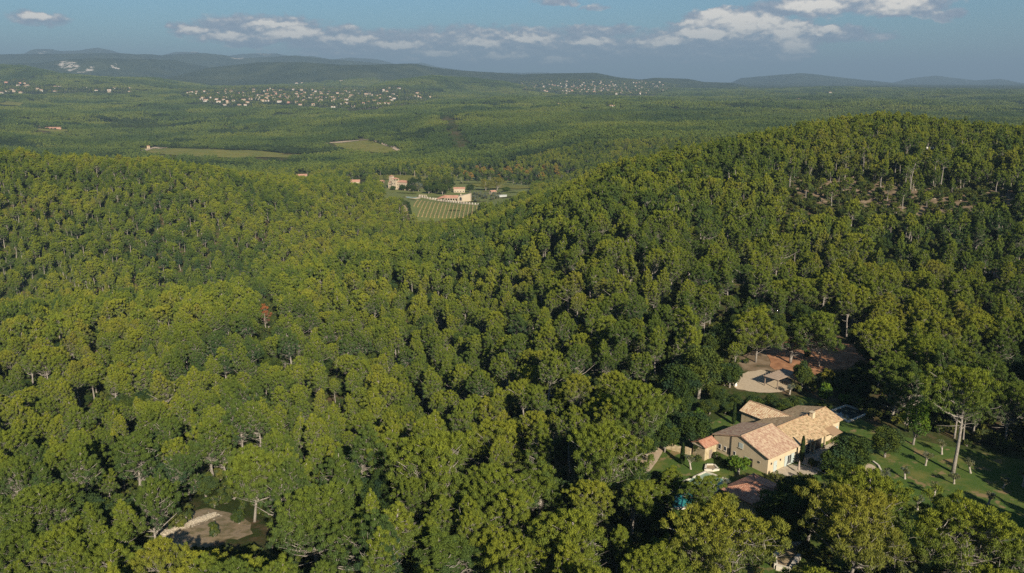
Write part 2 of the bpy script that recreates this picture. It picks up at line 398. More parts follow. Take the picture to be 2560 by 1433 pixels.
def water(name, a, b, rough=.06):
    def f(n):
        p = pos(n); q = n.noise(p, .35, 3.0)
        return bsdf(n, n.ramp(q, [(.35, a), (.65, b)]), rough, .5, n.noise(p, 3.0, 3.0), .12, .03)
    return mat(name, f)
M_WATER1 = water('basin_water', (.13, .25, .20), (.31, .38, .29))
M_WATER2 = water('turquoise_water', (.015, .17, .17), (.05, .30, .28))
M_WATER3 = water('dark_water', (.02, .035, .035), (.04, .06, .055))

def tile_mat(name, cols, tw=.24, tl=.42, patchy=.5, dark=(.25, .15, .10), dk=.18):
    """canal tiles: rows run down the slope (u along the ridge, v down the slope, metres)"""
    def b(n):
        uv = n.new('ShaderNodeUVMap').outputs[0]
        sp = n.new('ShaderNodeSeparateXYZ'); n.put(sp.inputs[0], uv)
        iu = n.math('FLOOR', n.math('DIVIDE', sp.outputs[0], tw)); iv = n.math('FLOOR', n.math('DIVIDE', sp.outputs[1], tl))
        cm = n.new('ShaderNodeCombineXYZ'); n.put(cm.inputs[0], iu); n.put(cm.inputs[1], iv)
        wn = n.new('ShaderNodeTexWhiteNoise', noise_dimensions='2D'); n.put(wn.inputs[0], cm.outputs[0])
        st = n.new('ShaderNodeVectorMath', operation='MULTIPLY'); n.put(st.inputs[0], uv); st.inputs[1].default_value = (1.0, .55, 1)
        pa = n.noise(st.outputs[0], .9, 4.0, .65)
        f = n.math('MULTIPLY_ADD', n.math('SUBTRACT', pa, .5), 2.2 * patchy, wn.outputs[0])
        k = len(cols) - 1
        c = n.ramp(f, [(i / k, q) for i, q in enumerate(cols)])
        st2 = n.new('ShaderNodeVectorMath', operation='MULTIPLY'); n.put(st2.inputs[0], uv); st2.inputs[1].default_value = (.9, 1.4, 1)
        dn = n.noise(st2.outputs[0], 1.3, 5.0, .7)
        c = n.mix(n.maprange(dn, .60 - dk * .3, .70 - dk * .3, 0, .75), c, dark)
        fr = n.math('FRACT', n.math('DIVIDE', sp.outputs[0], tw))
        hump = n.math('SINE', n.math('MULTIPLY', fr, math.pi))
        c = n.mix(n.math('MULTIPLY', n.maprange(hump, .0, .35, 1, 0), .55), c, (.10, .06, .04))
        fv = n.math('FRACT', n.math('DIVIDE', sp.outputs[1], tl))
        h = n.math('MULTIPLY_ADD', fv, .35, hump)
        return bsdf(n, c, .9, .15, h, .7, .07)
    return mat(name, b)
M_TILE_MAIN = tile_mat('cream_roof_tiles', [(.42, .27, .15), (.56, .40, .23), (.62, .47, .28), (.50, .31, .19)], patchy=.4, dark=(.26, .19, .10), dk=.4)
M_TILE_WING = tile_mat('pink_roof_tiles', [(.38, .225, .155), (.45, .295, .20), (.53, .38, .265), (.60, .46, .30)], patchy=.6, dark=(.34, .18, .125))
M_TILE_ANNEX = tile_mat('sand_roof_tiles', [(.48, .31, .18), (.62, .47, .29), (.66, .52, .34), (.40, .21, .12)], tw=.3, patchy=.25, dark=(.34, .19, .11), dk=.2)
M_TILE_RED = tile_mat('red_roof_tiles', [(.36, .16, .10), (.46, .225, .145), (.52, .30, .20), (.40, .18, .11)], patchy=.4, dark=(.18, .07, .05))
M_TILE_FAR = mottled('far_roof_tiles', [(.3, (.34, .17, .11)), (.7, (.46, .27, .19))], .3, bstr=.1)
M_WALL_FAR = mottled('far_cream_walls', [(.3, (.37, .30, .215)), (.7, (.48, .40, .295))], .05, bstr=.1)
M_WALL_WHITE = mottled('far_white_walls', [(.3, (.46, .42, .36)), (.7, (.58, .54, .47))], .05, bstr=.1)
M_WALL_PINK = mottled('far_pink_walls', [(.3, (.42, .22, .16)), (.7, (.52, .30, .23))], .12, bstr=.1)
M_FIELD = mat('vine_field', lambda n: bsdf(n, n.ramp(n.noise(pos(n), .03, 5.0, .7), [(.3, (.105, .125, .026)), (.5, (.145, .145, .030)), (.7, (.18, .155, .04))]), .95, .1))
M_VGRASS = mottled('vineyard_grass', [(.3, (.105, .130, .034)), (.7, (.155, .165, .050))], .25)
M_VINEROW = mottled('autumn_vines', [(.3, (.20, .17, .06)), (.5, (.32, .24, .10)), (.7, (.40, .31, .16))], .8)


# ------------------------------------------------------------------ mesh builder
class MB:
    def __init__(s): s.v = []; s.f = []; s.m = []; s.uv = []; s.n = 0
    def add(s, verts, faces, mi=0, uvs=None):
        s.v.extend([tuple(map(float, p)) for p in verts])
        for k, f in enumerate(faces):
            s.f.append(tuple(i + s.n for i in f)); s.m.append(mi)
            s.uv.append(uvs[k] if uvs else [(0, 0)] * len(f))
        s.n += len(verts)
    def box(s, c, size, rz=0.0, mi=0):
        x, y, z = [q / 2 for q in size]; ca, sa = math.cos(rz), math.sin(rz)
        vs = [(c[0] + a * x * ca - b * y * sa, c[1] + a * x * sa + b * y * ca, c[2] + d * z) for d in (-1, 1) for a, b in ((-1, -1), (1, -1), (1, 1), (-1, 1))]
        s.add(vs, [(3, 2, 1, 0), (4, 5, 6, 7), (0, 1, 5, 4), (1, 2, 6, 5), (2, 3, 7, 6), (3, 0, 4, 7)], mi)
    def hexa(s, low, high, mi=0):
        """two matching rings of points, closed below and above"""
        k = len(low); vs = list(low) + list(high)
        fs = [tuple(range(k - 1, -1, -1)), tuple(range(k, 2 * k))] + [(i, (i + 1) % k, k + (i + 1) % k, k + i) for i in range(k)]
        s.add(vs, fs, mi)
    def tube(s, pts, rad, k=6, mi=0, cap=True):
        pts = [np.asarray(p, float) for p in pts]; vs = []; fs = []
        for i, p in enumerate(pts):
            d = pts[min(i + 1, len(pts) - 1)] - pts[max(i - 1, 0)]; d = d / (np.linalg.norm(d) + 1e-9)
            a = np.cross(d, (0, 0, 1) if abs(d[2]) < .9 else (1, 0, 0)); a /= np.linalg.norm(a); b = np.cross(d, a)
            for j in range(k):
                t = 2 * math.pi * j / k; vs.append(p + rad[i] * (math.cos(t) * a + math.sin(t) * b))
        for i in range(len(pts) - 1):
            for j in range(k): fs.append((i * k + j, i * k + (j + 1) % k, (i + 1) * k + (j + 1) % k, (i + 1) * k + j))
        if cap: fs += [tuple(range(k - 1, -1, -1)), tuple((len(pts) - 1) * k + j for j in range(k))]
        s.add(vs, fs, mi)
    def mesh(s, name, mats, smooth=False):
        me = bpy.data.meshes.new(name)
        me.from_pydata(s.v, [], s.f)
        for m in (mats if isinstance(mats, (list, tuple)) else [mats]): me.materials.append(m)
        me.polygons.foreach_set('material_index', s.m)
        if smooth: me.polygons.foreach_set('use_smooth', [True] * len(s.f))
        if any(any(p != (0, 0) for p in q) for q in s.uv):
            ul = me.uv_layers.new(name='UVMap'); flat = [c for q in s.uv for p in q for c in p]
            ul.data.foreach_set('uv', flat)
        me.update(); return me

def link(name, me, parent=None, loc=None, **pr):
    o = bpy.data.objects.new(name, me); COL.objects.link(o)
    if parent is not None: o.parent = parent
    if loc is not None: o.location = loc
    for k, v in pr.items():
        if v: o[k] = v
    return o
def thing(name, label, cat, loc=(0, 0, 0), rz=0.0, group=None, scale=None):
    o = link(name, None, loc=loc, label=label, category=cat, group=group)
    o.rotation_euler = (0, 0, rz); o.empty_display_size = .5
    if scale is not None: o.scale = scale
    return o
def part(name, mb, mats, parent, label=None, smooth=False):
    return link(name, mb.mesh(name, mats, smooth), parent, label=label)

def leaves_mesh(P, AX, L, Wd, D, T, name, m):
    """many small rhombic sprays: centre, axis, length, width"""
    n = len(P); r = np.random.default_rng(n)
    q = D + r.normal(size=(n, 3)) * .26; s = np.cross(AX, q); s /= np.linalg.norm(s, axis=1)[:, None] + 1e-9
    a = AX * L[:, None]; b = s * Wd[:, None]
    V = np.empty((n, 4, 3)); V[:, 0] = P - a * .35; V[:, 1] = P + b * .5; V[:, 2] = P + a * .65; V[:, 3] = P - b * .5
    me = bpy.data.meshes.new(name)
    me.vertices.add(n * 4); me.vertices.foreach_set('co', V.ravel())
    me.loops.add(n * 4); me.loops.foreach_set('vertex_index', np.arange(n * 4, dtype=np.int32))
    me.polygons.add(n); me.polygons.foreach_set('loop_start', np.arange(0, n * 4, 4, dtype=np.int32)); me.polygons.foreach_set('loop_total', np.full(n, 4, np.int32))
    me.materials.append(m); me.update(calc_edges=True)
    at_ = me.attributes.new('tuft', 'FLOAT', 'FACE'); at_.data.foreach_set('value', np.asarray(T, np.float32)); return me

def unit(a): return a / (np.linalg.norm(a, axis=-1, keepdims=True) + 1e-9)

def crown_cloud(r, cents, rads, nleaf, llen, lwid, upb=.7, flat=.7, inner=.5, weight=None, zb=.35, age_shade=None):
    k = len(cents); w = rads ** 2 if weight is None else rads * weight
    w = w / w.sum()
    ids = r.choice(k, size=nleaf, p=w)
    d = unit(r.normal(size=(nleaf, 3)) + np.array([0, 0, zb]))
    rad = rads[ids] * r.uniform(inner, 1.08, nleaf)
    P = cents[ids] + d * rad[:, None] * np.array([1, 1, flat])
    AX = unit(d * .35 + np.array([0, 0, upb]) + r.normal(size=(nleaf, 3)) * .5)
    sc = r.uniform(.7, 1.3, nleaf)
    tint = r.uniform(0, 1, k) if age_shade is None else np.clip(age_shade + r.normal(size=k) * .13, 0, 1)
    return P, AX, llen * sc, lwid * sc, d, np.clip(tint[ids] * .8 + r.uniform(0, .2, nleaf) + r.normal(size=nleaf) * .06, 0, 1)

def gen_pine(seed, H=12., Rr=4., base=.42, n_cl=90, nleaf=5200, llen=.62, lwid=.24, top=.25, lean=.0, limbs=16, dead=6, peak=1.0, twigs=40, bk=.35, wk=.2):
    """Aleppo pine: bare grey trunk, rising limbs, small upswept tufts. base: where the crown begins; top: height of its widest place; peak: 1 domed, above 1 pointed"""
    r = np.random.default_rng(seed)
    bend = r.normal(size=2) * bk + np.array([lean, 0]); wv = r.normal(size=2) * wk
    def axis(t): return np.array([bend[0] * t * t * H * .12 + wv[0] * math.sin(t * 5), bend[1] * t * t * H * .12 + wv[1] * math.sin(t * 4.2), t * H])
    def prof(t, th):
        p = max(0., 1 - ((t - top) / (1 - top)) ** 2) ** (.5 * peak) if t > top else .5 + .5 * math.sin(t / top * math.pi / 2)
        return p * (.92 + .42 * sum(q * math.cos(th * (i + 1) + a_ + t * 3) for i, (a_, q) in enumerate(lob)) / 2.2)
    cents, rads = [], []
    tries = 0
    lob = [(r.uniform(0, 6.28), r.uniform(.7, 1.25)) for _ in range(5)]
    whorl = np.sort(r.uniform(0, 1, 9))
    while len(cents) < n_cl and tries < 9000:
        tries += 1
        t = r.uniform(0, 1) ** .9
        if r.uniform() < .5: t = min(.99, max(0, whorl[r.integers(9)] + r.normal() * .025))
        th = r.uniform(0, 6.283); rho = Rr * prof(t, th) * r.uniform(.1, 1.0) ** .55 * (1 if r.uniform() < .88 else 1.22)
        z = H * (base + (1 - base) * t * .985)
        a = axis(z / H)
        cr = r.uniform(.6, 1.35) * (.30 + .075 * Rr) * (1.12 - .3 * t)
        rho = max(0, rho - cr * .5)
        c = np.array([a[0] + rho * math.cos(th), a[1] + rho * math.sin(th), z + rho * .12 - cr * .4])
        if all(np.linalg.norm(c - q) > .90 * (cr + p) for q, p in zip(cents, rads)): cents.append(c); rads.append(cr)
    cents = np.array(cents); rads = np.array(rads)
    tr = MB()
    tt = np.linspace(0, .93, 9); rb = .0145 * H + .03
    tr.tube([axis(t) - (np.array([0, 0, .6]) if t == 0 else 0) for t in tt], [rb * (1.25 if t == 0 else 1) * (1 - t) ** .8 + .03 for t in tt], 7)
    idx = r.permutation(len(cents))[:limbs]
    for i in idx:
        c = cents[i]; z0 = max(H * base * .75, c[2] - np.hypot(*(c[:2])) * r.uniform(.35, .8) - .3)
        a = axis(min(z0 / H, .9)); m = (a + c) / 2 + np.array([0, 0, -.25]) + r.normal(size=3) * .2
        b0 = rb * (1 - z0 / H) * .62 + .04
        tr.tube([a, m, c], [b0, b0 * .65, .035], 5, cap=False)
    for _ in range(dead):                        # bare dead limbs under the crown
        z0 = H * r.uniform(base * .5, base + .12); th = r.uniform(0, 6.28); ln = r.uniform(.35, .85) * Rr
        a = axis(z0 / H); e = a + np.array([math.cos(th) * ln, math.sin(th) * ln, ln * r.uniform(-.1, .45)])
        tr.tube([a, (a + e) / 2 + np.array([0, 0, -.12]), e], [.075, .05, .016], 4, cap=False)
    for _ in range(twigs):                       # grey twigs of the thin lower crown
        c = cents[r.integers(len(cents))]
        if r.uniform() < ((c[2] / H - base) / (1 - base) - .1) * 1.5: continue
        p = c + (axis(c[2] / H) - c) * r.uniform(0, .7)
        e = p + np.array([r.normal() * .5, r.normal() * .5, abs(r.normal()) * .45 + .1]) * (.6 + .2 * Rr); m = (p + e) / 2 + r.normal(size=3) * .12; tr.tube([p, m, e], [.05, .04, .02], 3, cap=False)
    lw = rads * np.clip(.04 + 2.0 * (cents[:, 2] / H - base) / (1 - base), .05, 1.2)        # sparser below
    return tr, crown_cloud(r, cents, rads, nleaf, llen, lwid, upb=.95, flat=.85, weight=lw, zb=.95, age_shade=np.clip((cents[:, 2] / H - base) / (1 - base), 0, 1) ** 1.1 * 1.0)  # light-top, dark-base shading put into tuft colour, along with yellower young growth

def gen_broad(seed, H=8., Rr=4., base=.22, n_cl=45, nleaf=4200, llen=.42, lwid=.32, trunk=.05, multi=1, flat=.85, upb=.2):
    r = np.random.default_rng(seed)
    cents, rads = [], []; tries = 0
    cz = H * (base + (1 - base) * .5); hz = H * (1 - base) * .5
    while len(cents) < n_cl and tries < 5000:
        tries += 1
        d = unit(r.normal(size=3)); q = r.uniform(.35, 1.) ** .5
        lump = .85 + .2 * math.sin(d[0] * 4 + seed) * math.cos(d[1] * 3.3 + seed * 2)
        cr = r.uniform(.75, 1.25) * Rr * .27
        c = np.array([d[0] * (Rr - cr * .7) * q * lump, d[1] * (Rr - cr * .7) * q * lump, cz + d[2] * (hz - cr * .5) * q * lump])
        if all(np.linalg.norm(c - p) > .5 * (cr + s) * .9 for p, s in zip(cents, rads)): cents.append(c); rads.append(cr)
    cents = np.array(cents); rads = np.array(rads)
    tr = MB(); rb = trunk * Rr + .06
    for k in range(multi):
        o = np.array([0, 0, -.4]) + (r.normal(size=3) * [.25, .25, 0] if multi > 1 else 0)
        p = o + np.array([r.normal() * .15, r.normal() * .15, H * base + .5]); e = np.array([r.normal() * .3, r.normal() * .3, H * .75])
        tr.tube([o, (o + p) / 2 + r.normal(size=3) * .06, p, e], [rb * 1.35, rb, rb * .85, .04], 7)
        for i in r.permutation(len(cents))[:9]:
            c = cents[i]; tr.tube([p, (p + c) / 2 + r.normal(size=3) * .15, c], [rb * .5, rb * .32, .02], 5, cap=False)
    return tr, crown_cloud(r, cents, rads, nleaf, llen, lwid, upb, flat)

def gen_cypress(seed, H=6., Rr=.55, nleaf=1800):
    r = np.random.default_rng(seed); t = r.uniform(0, 1, nleaf) ** .8; th = r.uniform(0, 6.28, nleaf)
    rad = Rr * np.minimum(1, .55 + t * 3) * np.sqrt(np.clip(1 - t ** 2.2, 0, 1)) * r.uniform(.55, 1.05, nleaf) + .03
    P = np.c_[rad * np.cos(th), rad * np.sin(th), .25 + t * (H - .3)]
    AX = unit(np.c_[np.cos(th) * .35, np.sin(th) * .35, np.ones(nleaf)] + r.normal(size=(nleaf, 3)) * .2)
    tr = MB(); tr.tube([(0, 0, -.3), (0, 0, H * .5)], [.1, .05], 6)
    return tr, (P, AX, r.uniform(.25, .45, nleaf), r.uniform(.12, .2, nleaf), unit(np.c_[np.cos(th), np.sin(th), np.full(nleaf, .3)]), r.uniform(0, 1, nleaf))

PROTO = bpy.data.collections.new("tree_kinds")     # meshes for the scattered woods, not linked to the scene
def proto(name, tr, cr, leafm, bark, coll):
    """one mesh of trunk and crown, for the wood's instances"""
    me = leaves_mesh(*cr, name, leafm)
    if tr is not None:
        me.materials.append(bark); nl = len(me.polygons); nv = len(me.vertices)
        tv = np.array(tr.v); fs = [f if len(f) == 4 else None for f in tr.f]; fs = [f for f in fs if f]
        V = np.empty((nv, 3)); me.vertices.foreach_get('co', V.ravel()); V = V.reshape(-1, 3)
        n2 = bpy.data.meshes.new(name)
        allv = np.r_[V, tv]; lo = np.r_[np.arange(nv), np.array(fs).ravel() + nv].astype(np.int32); nf = nl + len(fs)
        n2.vertices.add(len(allv)); n2.vertices.foreach_set('co', allv.ravel())
        n2.loops.add(nf * 4); n2.loops.foreach_set('vertex_index', lo)
        n2.polygons.add(nf); n2.polygons.foreach_set('loop_start', np.arange(0, nf * 4, 4, dtype=np.int32)); n2.polygons.foreach_set('loop_total', np.full(nf, 4, np.int32))
        n2.materials.append(leafm); n2.materials.append(bark)
        n2.polygons.foreach_set('material_index', np.r_[np.zeros(nl, np.int32), np.ones(len(fs), np.int32)])
        n2.update(calc_edges=True); a2 = n2.attributes.new('tuft', 'FLOAT', 'FACE'); a2.data.foreach_set('value', np.r_[cr[5], np.zeros(len(fs))].astype(np.float32)); bpy.data.meshes.remove(me); me = n2
    o = bpy.data.objects.new(name, me); coll.objects.link(o); return o

def scatter(name, pts, rot, scl, idx, coll, label, cat):
    me = bpy.data.meshes.new(name); n = len(pts)
    me.vertices.add(n); me.vertices.foreach_set('co', np.asarray(pts, np.float32).ravel())
    for an, typ, dat in (('turn', 'FLOAT_VECTOR', rot), ('size', 'FLOAT_VECTOR', scl)):
        a = me.attributes.new(an, typ, 'POINT'); a.data.foreach_set('vector', np.asarray(dat, np.float32).ravel())
    a = me.attributes.new('sort', 'INT', 'POINT'); a.data.foreach_set('value', np.asarray(idx, np.int32))
    me.update()
    o = link(name, me, kind='stuff', label=label)
    g = bpy.data.node_groups.new(name, 'GeometryNodeTree')
    g.interface.new_socket('Geometry', in_out='INPUT', socket_type='NodeSocketGeometry'); g.interface.new_socket('Geometry', in_out='OUTPUT', socket_type='NodeSocketGeometry')
    N, L = g.nodes, g.links
    gi, go = N.new('NodeGroupInput'), N.new('NodeGroupOutput')
    ci = N.new('GeometryNodeCollectionInfo'); ci.inputs['Collection'].default_value = coll; ci.inputs['Separate Children'].default_value = True; ci.inputs['Reset Children'].default_value = True
    ip = N.new('GeometryNodeInstanceOnPoints'); ip.inputs['Pick Instance'].default_value = True
    def attr(nm, typ):
        a = N.new('GeometryNodeInputNamedAttribute'); a.data_type = typ; a.inputs[0].default_value = nm; return a.outputs[0]
    L.new(gi.outputs[0], ip.inputs['Points']); L.new(ci.outputs[0], ip.inputs['Instance'])
    L.new(attr('sort', 'INT'), ip.inputs['Instance Index'])
    e2r = N.new('FunctionNodeEulerToRotation'); L.new(attr('turn', 'FLOAT_VECTOR'), e2r.inputs[0]); L.new(e2r.outputs[0], ip.inputs['Rotation'])
    L.new(attr('size', 'FLOAT_VECTOR'), ip.inputs['Scale'])
    L.new(ip.outputs[0], go.inputs[0])
    md = o.modifiers.new('scatter', 'NODES'); md.node_group = g
    return o


# ------------------------------------------------------------------ the ground
def build_ground():
    fine = np.arange(-39, 39.01, .24); side = np.linspace(-85, -39, 36)[:-1]
    th = np.radians(np.r_[side, fine, -side[::-1]])
    rr = np.geomspace(14, 42000, 285)
    T, Q = np.meshgrid(th, rr); X, Y = Q * np.sin(T), Q * np.cos(T)
    zz = Z(X.ravel(), Y.ravel())
    nR, nT = T.shape
    me = bpy.data.meshes.new('ground')
    V = np.c_[X.ravel(), Y.ravel(), zz]
    V = np.r_[V, [[0, -3, 0.0]]]
    i, j = np.meshgrid(np.arange(nR - 1), np.arange(nT - 1), indexing='ij'); a = (i * nT + j).ravel()
    F4 = np.c_[a, a + 1, a + nT + 1, a + nT]
    faces = [tuple(f[::-1]) for f in F4.tolist()] + [(k, len(V) - 1, k + 1) for k in range(nT - 1)]
    me.from_pydata(V.tolist(), [], faces)
    me.materials.append(M_GROUND)
    me.polygons.foreach_set('use_smooth', [True] * len(me.polygons))
    px, py, w = proj(V[:, 0], V[:, 1], V[:, 2]); rad = np.hypot(V[:, 0], V[:, 1])
    bare = np.zeros(len(V)); rock = np.zeros(len(V))
    def ell(cx, cy, rx, ry): return np.clip(1.3 - np.sqrt(((px - cx) / rx) ** 2 + ((py - cy) / ry) ** 2), 0, 1)
    far = (rad > 8600) & (rad < 11800)
    for q in ((165, 161, 40, 10), (185, 173, 30, 10), (215, 182, 30, 8), (290, 165, 20, 6), (320, 183, 14, 8), (100, 168, 18, 6), (235, 166, 20, 6), (395, 163, 8, 3)):
        rock[far] = np.maximum(rock[far], ell(*q)[far])
    f2 = (rad > 11800) & (rad < 22000)
    for q in ((90, 146, 20, 3), (185, 140, 12, 5), (600, 147, 60, 5), (480, 128, 30, 6), (660, 135, 40, 4), (90, 128, 40, 4)): rock[f2] = np.maximum(rock[f2], ell(*q)[f2] * .75)
    hill = (rad > 280) & (rad < 480)
    for q in ((2180, 470, 260, 60), (2330, 500, 200, 50), (2520, 470, 90, 60)): bare[hill] = np.maximum(bare[hill], ell(*q)[hill])
    nr = (rad < 280)
    for q in ((1960, 900, 170, 70), (500, 1330, 130, 60), (1310, 1350, 40, 60), (1640, 1140, 50, 40), (480, 740, 40, 14)): bare[nr] = np.maximum(bare[nr], ell(*q)[nr])
    for nm, d in (('bare', bare), ('rock', rock)):
        at_ = me.attributes.new(nm, 'FLOAT', 'POINT'); at_.data.foreach_set('value', d.astype(np.float32))
    me.update()
    link('ground', me, kind='structure', label='rolling wooded ground of pine hills running out to blue mountains')
build_ground()

def drape(name, poly, m, off=.05, step=2.0, kind='structure', label=None, rag=0.0):
    """a thin sheet that follows the ground inside a world polygon"""
    poly = np.asarray(poly, float)[:, :2]; c = poly.mean(0); n = len(poly)
    rings = max(2, int(np.linalg.norm(poly - c, axis=1).max() / step)); rings = min(rings, 24)
    dense = []
    for i in range(n):
        a, b = poly[i], poly[(i + 1) % n]; k = max(1, min(24, int(np.linalg.norm(b - a) / step)))
        for t in range(k): dense.append(a + (b - a) * t / k)
    D = np.array(dense); k = len(D); D = c + (D - c) * (1 + rag * (wob(D[:, 0] * .9, D[:, 1] * .9, 61) + .8 * wob(D[:, 0] * 3.1, D[:, 1] * 3.1, 62)))[:, None]; V = [c]
    for q in range(1, rings + 1): V.extend(c + (D - c) * q / rings)
    V = np.array(V); z = Z(V[:, 0], V[:, 1]) + off
    mb = MB(); f = [(0, 1 + i, 1 + (i + 1) % k) for i in range(k)]
    for q in range(rings - 1):
        s = 1 + q * k
        f += [(s + i, s + k + i, s + k + (i + 1) % k, s + (i + 1) % k) for i in range(k)]
    mb.add(np.c_[V, z], f); me = mb.mesh(name, m, True)
    return link(name, me, kind=kind, label=label)
def pxpoly(L, off=0.0): return np.array([at(x, y, off) for x, y in L])
def smoothpoly(P, it=2):
    P = np.asarray(P, float)
    for _ in range(it):
        Q = np.roll(P, -1, 0); P = np.stack([P * .75 + Q * .25, P * .25 + Q * .75], 1).reshape(-1, P.shape[1])
    return P

# ------------------------------------------------------------------ where things stand (world positions found once)
GARDEN_PX = [(1655, 1000), (1800, 985), (1900, 960), (2080, 1000), (2200, 1060), (2330, 1100), (2470, 1130), (2600, 1150), (2600, 1330), (2440, 1345), (2250, 1330), (2130, 1300), (1990, 1300), (1980, 1380), (1900, 1390), (1850, 1260), (1600, 1265), (1590, 1170), (1620, 1090)]
COURT_PX = [(1828, 962), (1850, 930), (1930, 850), (2050, 828), (2140, 860), (2150, 910), (2010, 950), (1960, 985)]
CLEAR_PX = [(360, 1335), (440, 1280), (560, 1262), (640, 1305), (700, 1330), (660, 1375), (560, 1380), (440, 1385)]
VINE_PX = [(1016, 495), (1060, 488), (1205, 510), (1190, 535), (1150, 548), (1040, 550)]
CHAT_PX = [(960, 490), (955, 440), (1030, 440), (1060, 478), (1190, 455), (1330, 470), (1250, 505), (1030, 495)]
FIELD1_PX = [(332, 376), (372, 369), (480, 372), (640, 378), (785, 388), (700, 396), (560, 395), (400, 388)]
FIELD2_PX = [(815, 358), (880, 352), (925, 350), (975, 362), (1010, 377), (960, 384), (880, 378)]
FIELD3_PX = [(920, 441), (1000, 439), (1075, 445), (1060, 456), (960, 452)]
FIELD4_PX = [(1170, 456), (1330, 464), (1330, 474), (1200, 470)]
FIELD5_PX = [(0, 256), (62, 258), (66, 263), (0, 266)]
FIELD6_PX = [(75, 323), (170, 324), (185, 331), (100, 332)]
BREAK_PX = [(1097, 284), (1137, 284), (1180, 366), (1130, 370)]
HILL_PX = [(1960, 500), (2010, 430), (2200, 405), (2330, 395), (2440, 425), (2570, 425), (2570, 500), (2400, 525), (2200, 535), (2000, 545)]
VILL_PX = [(440, 228), (700, 216), (1000, 222), (1090, 238), (1050, 262), (900, 275), (700, 262), (560, 268), (450, 240)]
VILL2_PX = [(0, 205), (60, 200), (110, 218), (330, 222), (330, 232), (0, 235)]
VILL3_PX = [(1300, 205), (1400, 200), (1640, 205), (1700, 215), (1640, 240), (1420, 238), (1300, 225)]
KEEP = [(GARDEN_PX, 0, 330, 0.0), (COURT_PX, 0, 400, 0.0), (CLEAR_PX, 0, 300, 0.0), (VINE_PX, 300, 1000, 0.0), (CHAT_PX, 600, 1200, 0.0),
        (FIELD1_PX, 1000, 2300, 0.0), (FIELD2_PX, 1200, 2600, 0.0), (FIELD3_PX, 900, 1500, 0.0), (FIELD4_PX, 850, 1400, 0.0), (FIELD5_PX, 2000, 6000, 0.0), (FIELD6_PX, 1500, 3500, 0.0), (BREAK_PX, 1100, 4000, 0.05),
        (HILL_PX, 280, 470, .15), ([(868, 444), (914, 444), (916, 456), (868, 456)], 500, 1400, 0.0), ([(735, 428), (776, 431), (776, 441), (735, 439)], 500, 1500, 0.0), ([(1008, 515), (1030, 508), (1036, 536), (1010, 540)], 300, 1000, 0.0), ([(1130, 426), (1440, 430), (1440, 452), (1130, 452)], 800, 1500, .3), ([(1890, 1345), (2060, 1345), (2090, 1440), (1870, 1440)], 0, 200, 0.0), ([(628, 750), (695, 750), (690, 840), (635, 840)], 0, 420, 0.0), (VILL_PX, 3000, 6500, .0), (VILL2_PX, 3000, 6500, .0), (VILL3_PX, 4500, 8500, .0)]

def allowed(x, y, z, h, r, ids=KEEP):
    ok = np.ones(len(x), bool); rad = np.hypot(x, y); u = r.uniform(size=len(x))
    for poly, r0, r1, keep in ids:
        s = (rad > r0) & (rad < r1) & ok
        if not s.any(): continue
        k = np.where(s)[0]; bad = np.zeros(len(k), bool)
        for f in (0., .45, .9):
            px, py, _ = proj(x[k], y[k], z[k] + h[k] * f); bad |= inpoly(px, py, poly)
        ok[k[bad & (u[k] > keep)]] = False
    return ok

def house_spots(n, poly, seed, dens=None, sx=7, sy=2.6):
    r = np.random.default_rng(seed); P = np.asarray(poly, float); out = []; tries = 0
    while len(out) < n and tries < 20000:
        tries += 1; x, y = r.uniform(P[:, 0].min(), P[:, 0].max()), r.uniform(P[:, 1].min(), P[:, 1].max())
        if not inpoly(np.array([x]), np.array([y]), poly)[0]: continue
        if dens and r.uniform() > dens(x, y): continue
        if any(abs(x - a) < sx and abs(y - b) < sy for a, b in out): continue
        out.append((x, y))
    return np.array(out), np.array([at(*q) for q in out])
VSPOT = [house_spots(160, VILL_PX, 5, lambda x, y: .25 + .75 * math.exp(-((x - 780) / 190) ** 2 - ((y - 237) / 13) ** 2)), house_spots(28, VILL2_PX, 6),
         house_spots(135, VILL3_PX, 7, lambda x, y: math.exp(-((x - 1490) / 110) ** 2 - ((y - 222) / 12) ** 2) + .12, 5, 2.0)]

def in_view(x, y, z, h, mx=620, lo=330):
    px, py, w = proj(x, y, z + h); p2, q2, _ = proj(x, y, z)
    return (px > -mx) & (px < 2560 + mx) & (py < 1433 + lo) & (w > 10)

# ------------------------------------------------------------------ pines and oaks: kinds
PK = []        # near pines: (trunk builder, crown, H, R, words)
spec = [(11, 15.0, 3.3, .30, .20, 1.3, 'dome-crowned'), (12, 16.5, 2.9, .32, .15, 1.7, 'cone-crowned'), (13, 14.0, 3.7, .30, .28, 1.1, 'broad loose-crowned'), (14, 17.0, 3.0, .48, .24, 1.2, 'bare-legged'),
        (15, 11.5, 2.5, .2, .15, 1.6, 'bushy young'), (16, 15.5, 3.4, .42, .30, 1.0, 'ragged open'), (17, 15.0, 2.3, .30, .13, 1.9, 'narrow pointed'), (18, 14.0, 4.2, .42, .42, .85, 'wide flat-topped'),
        (19, 16.0, 2.6, .40, .2, 1.8, 'thin ragged'), (24, 13.0, 3.2, .5, .34, 1.0, 'high-crowned'), (25, 17.0, 3.4, .34, .18, 1.5, 'steepled')]
for (sd_, H_, R_, b_, t_, pk_, wd_) in spec:
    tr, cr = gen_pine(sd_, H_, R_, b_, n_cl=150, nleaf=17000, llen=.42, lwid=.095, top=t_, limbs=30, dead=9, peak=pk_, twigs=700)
    PK.append((tr, cr, H_, R_, wd_))
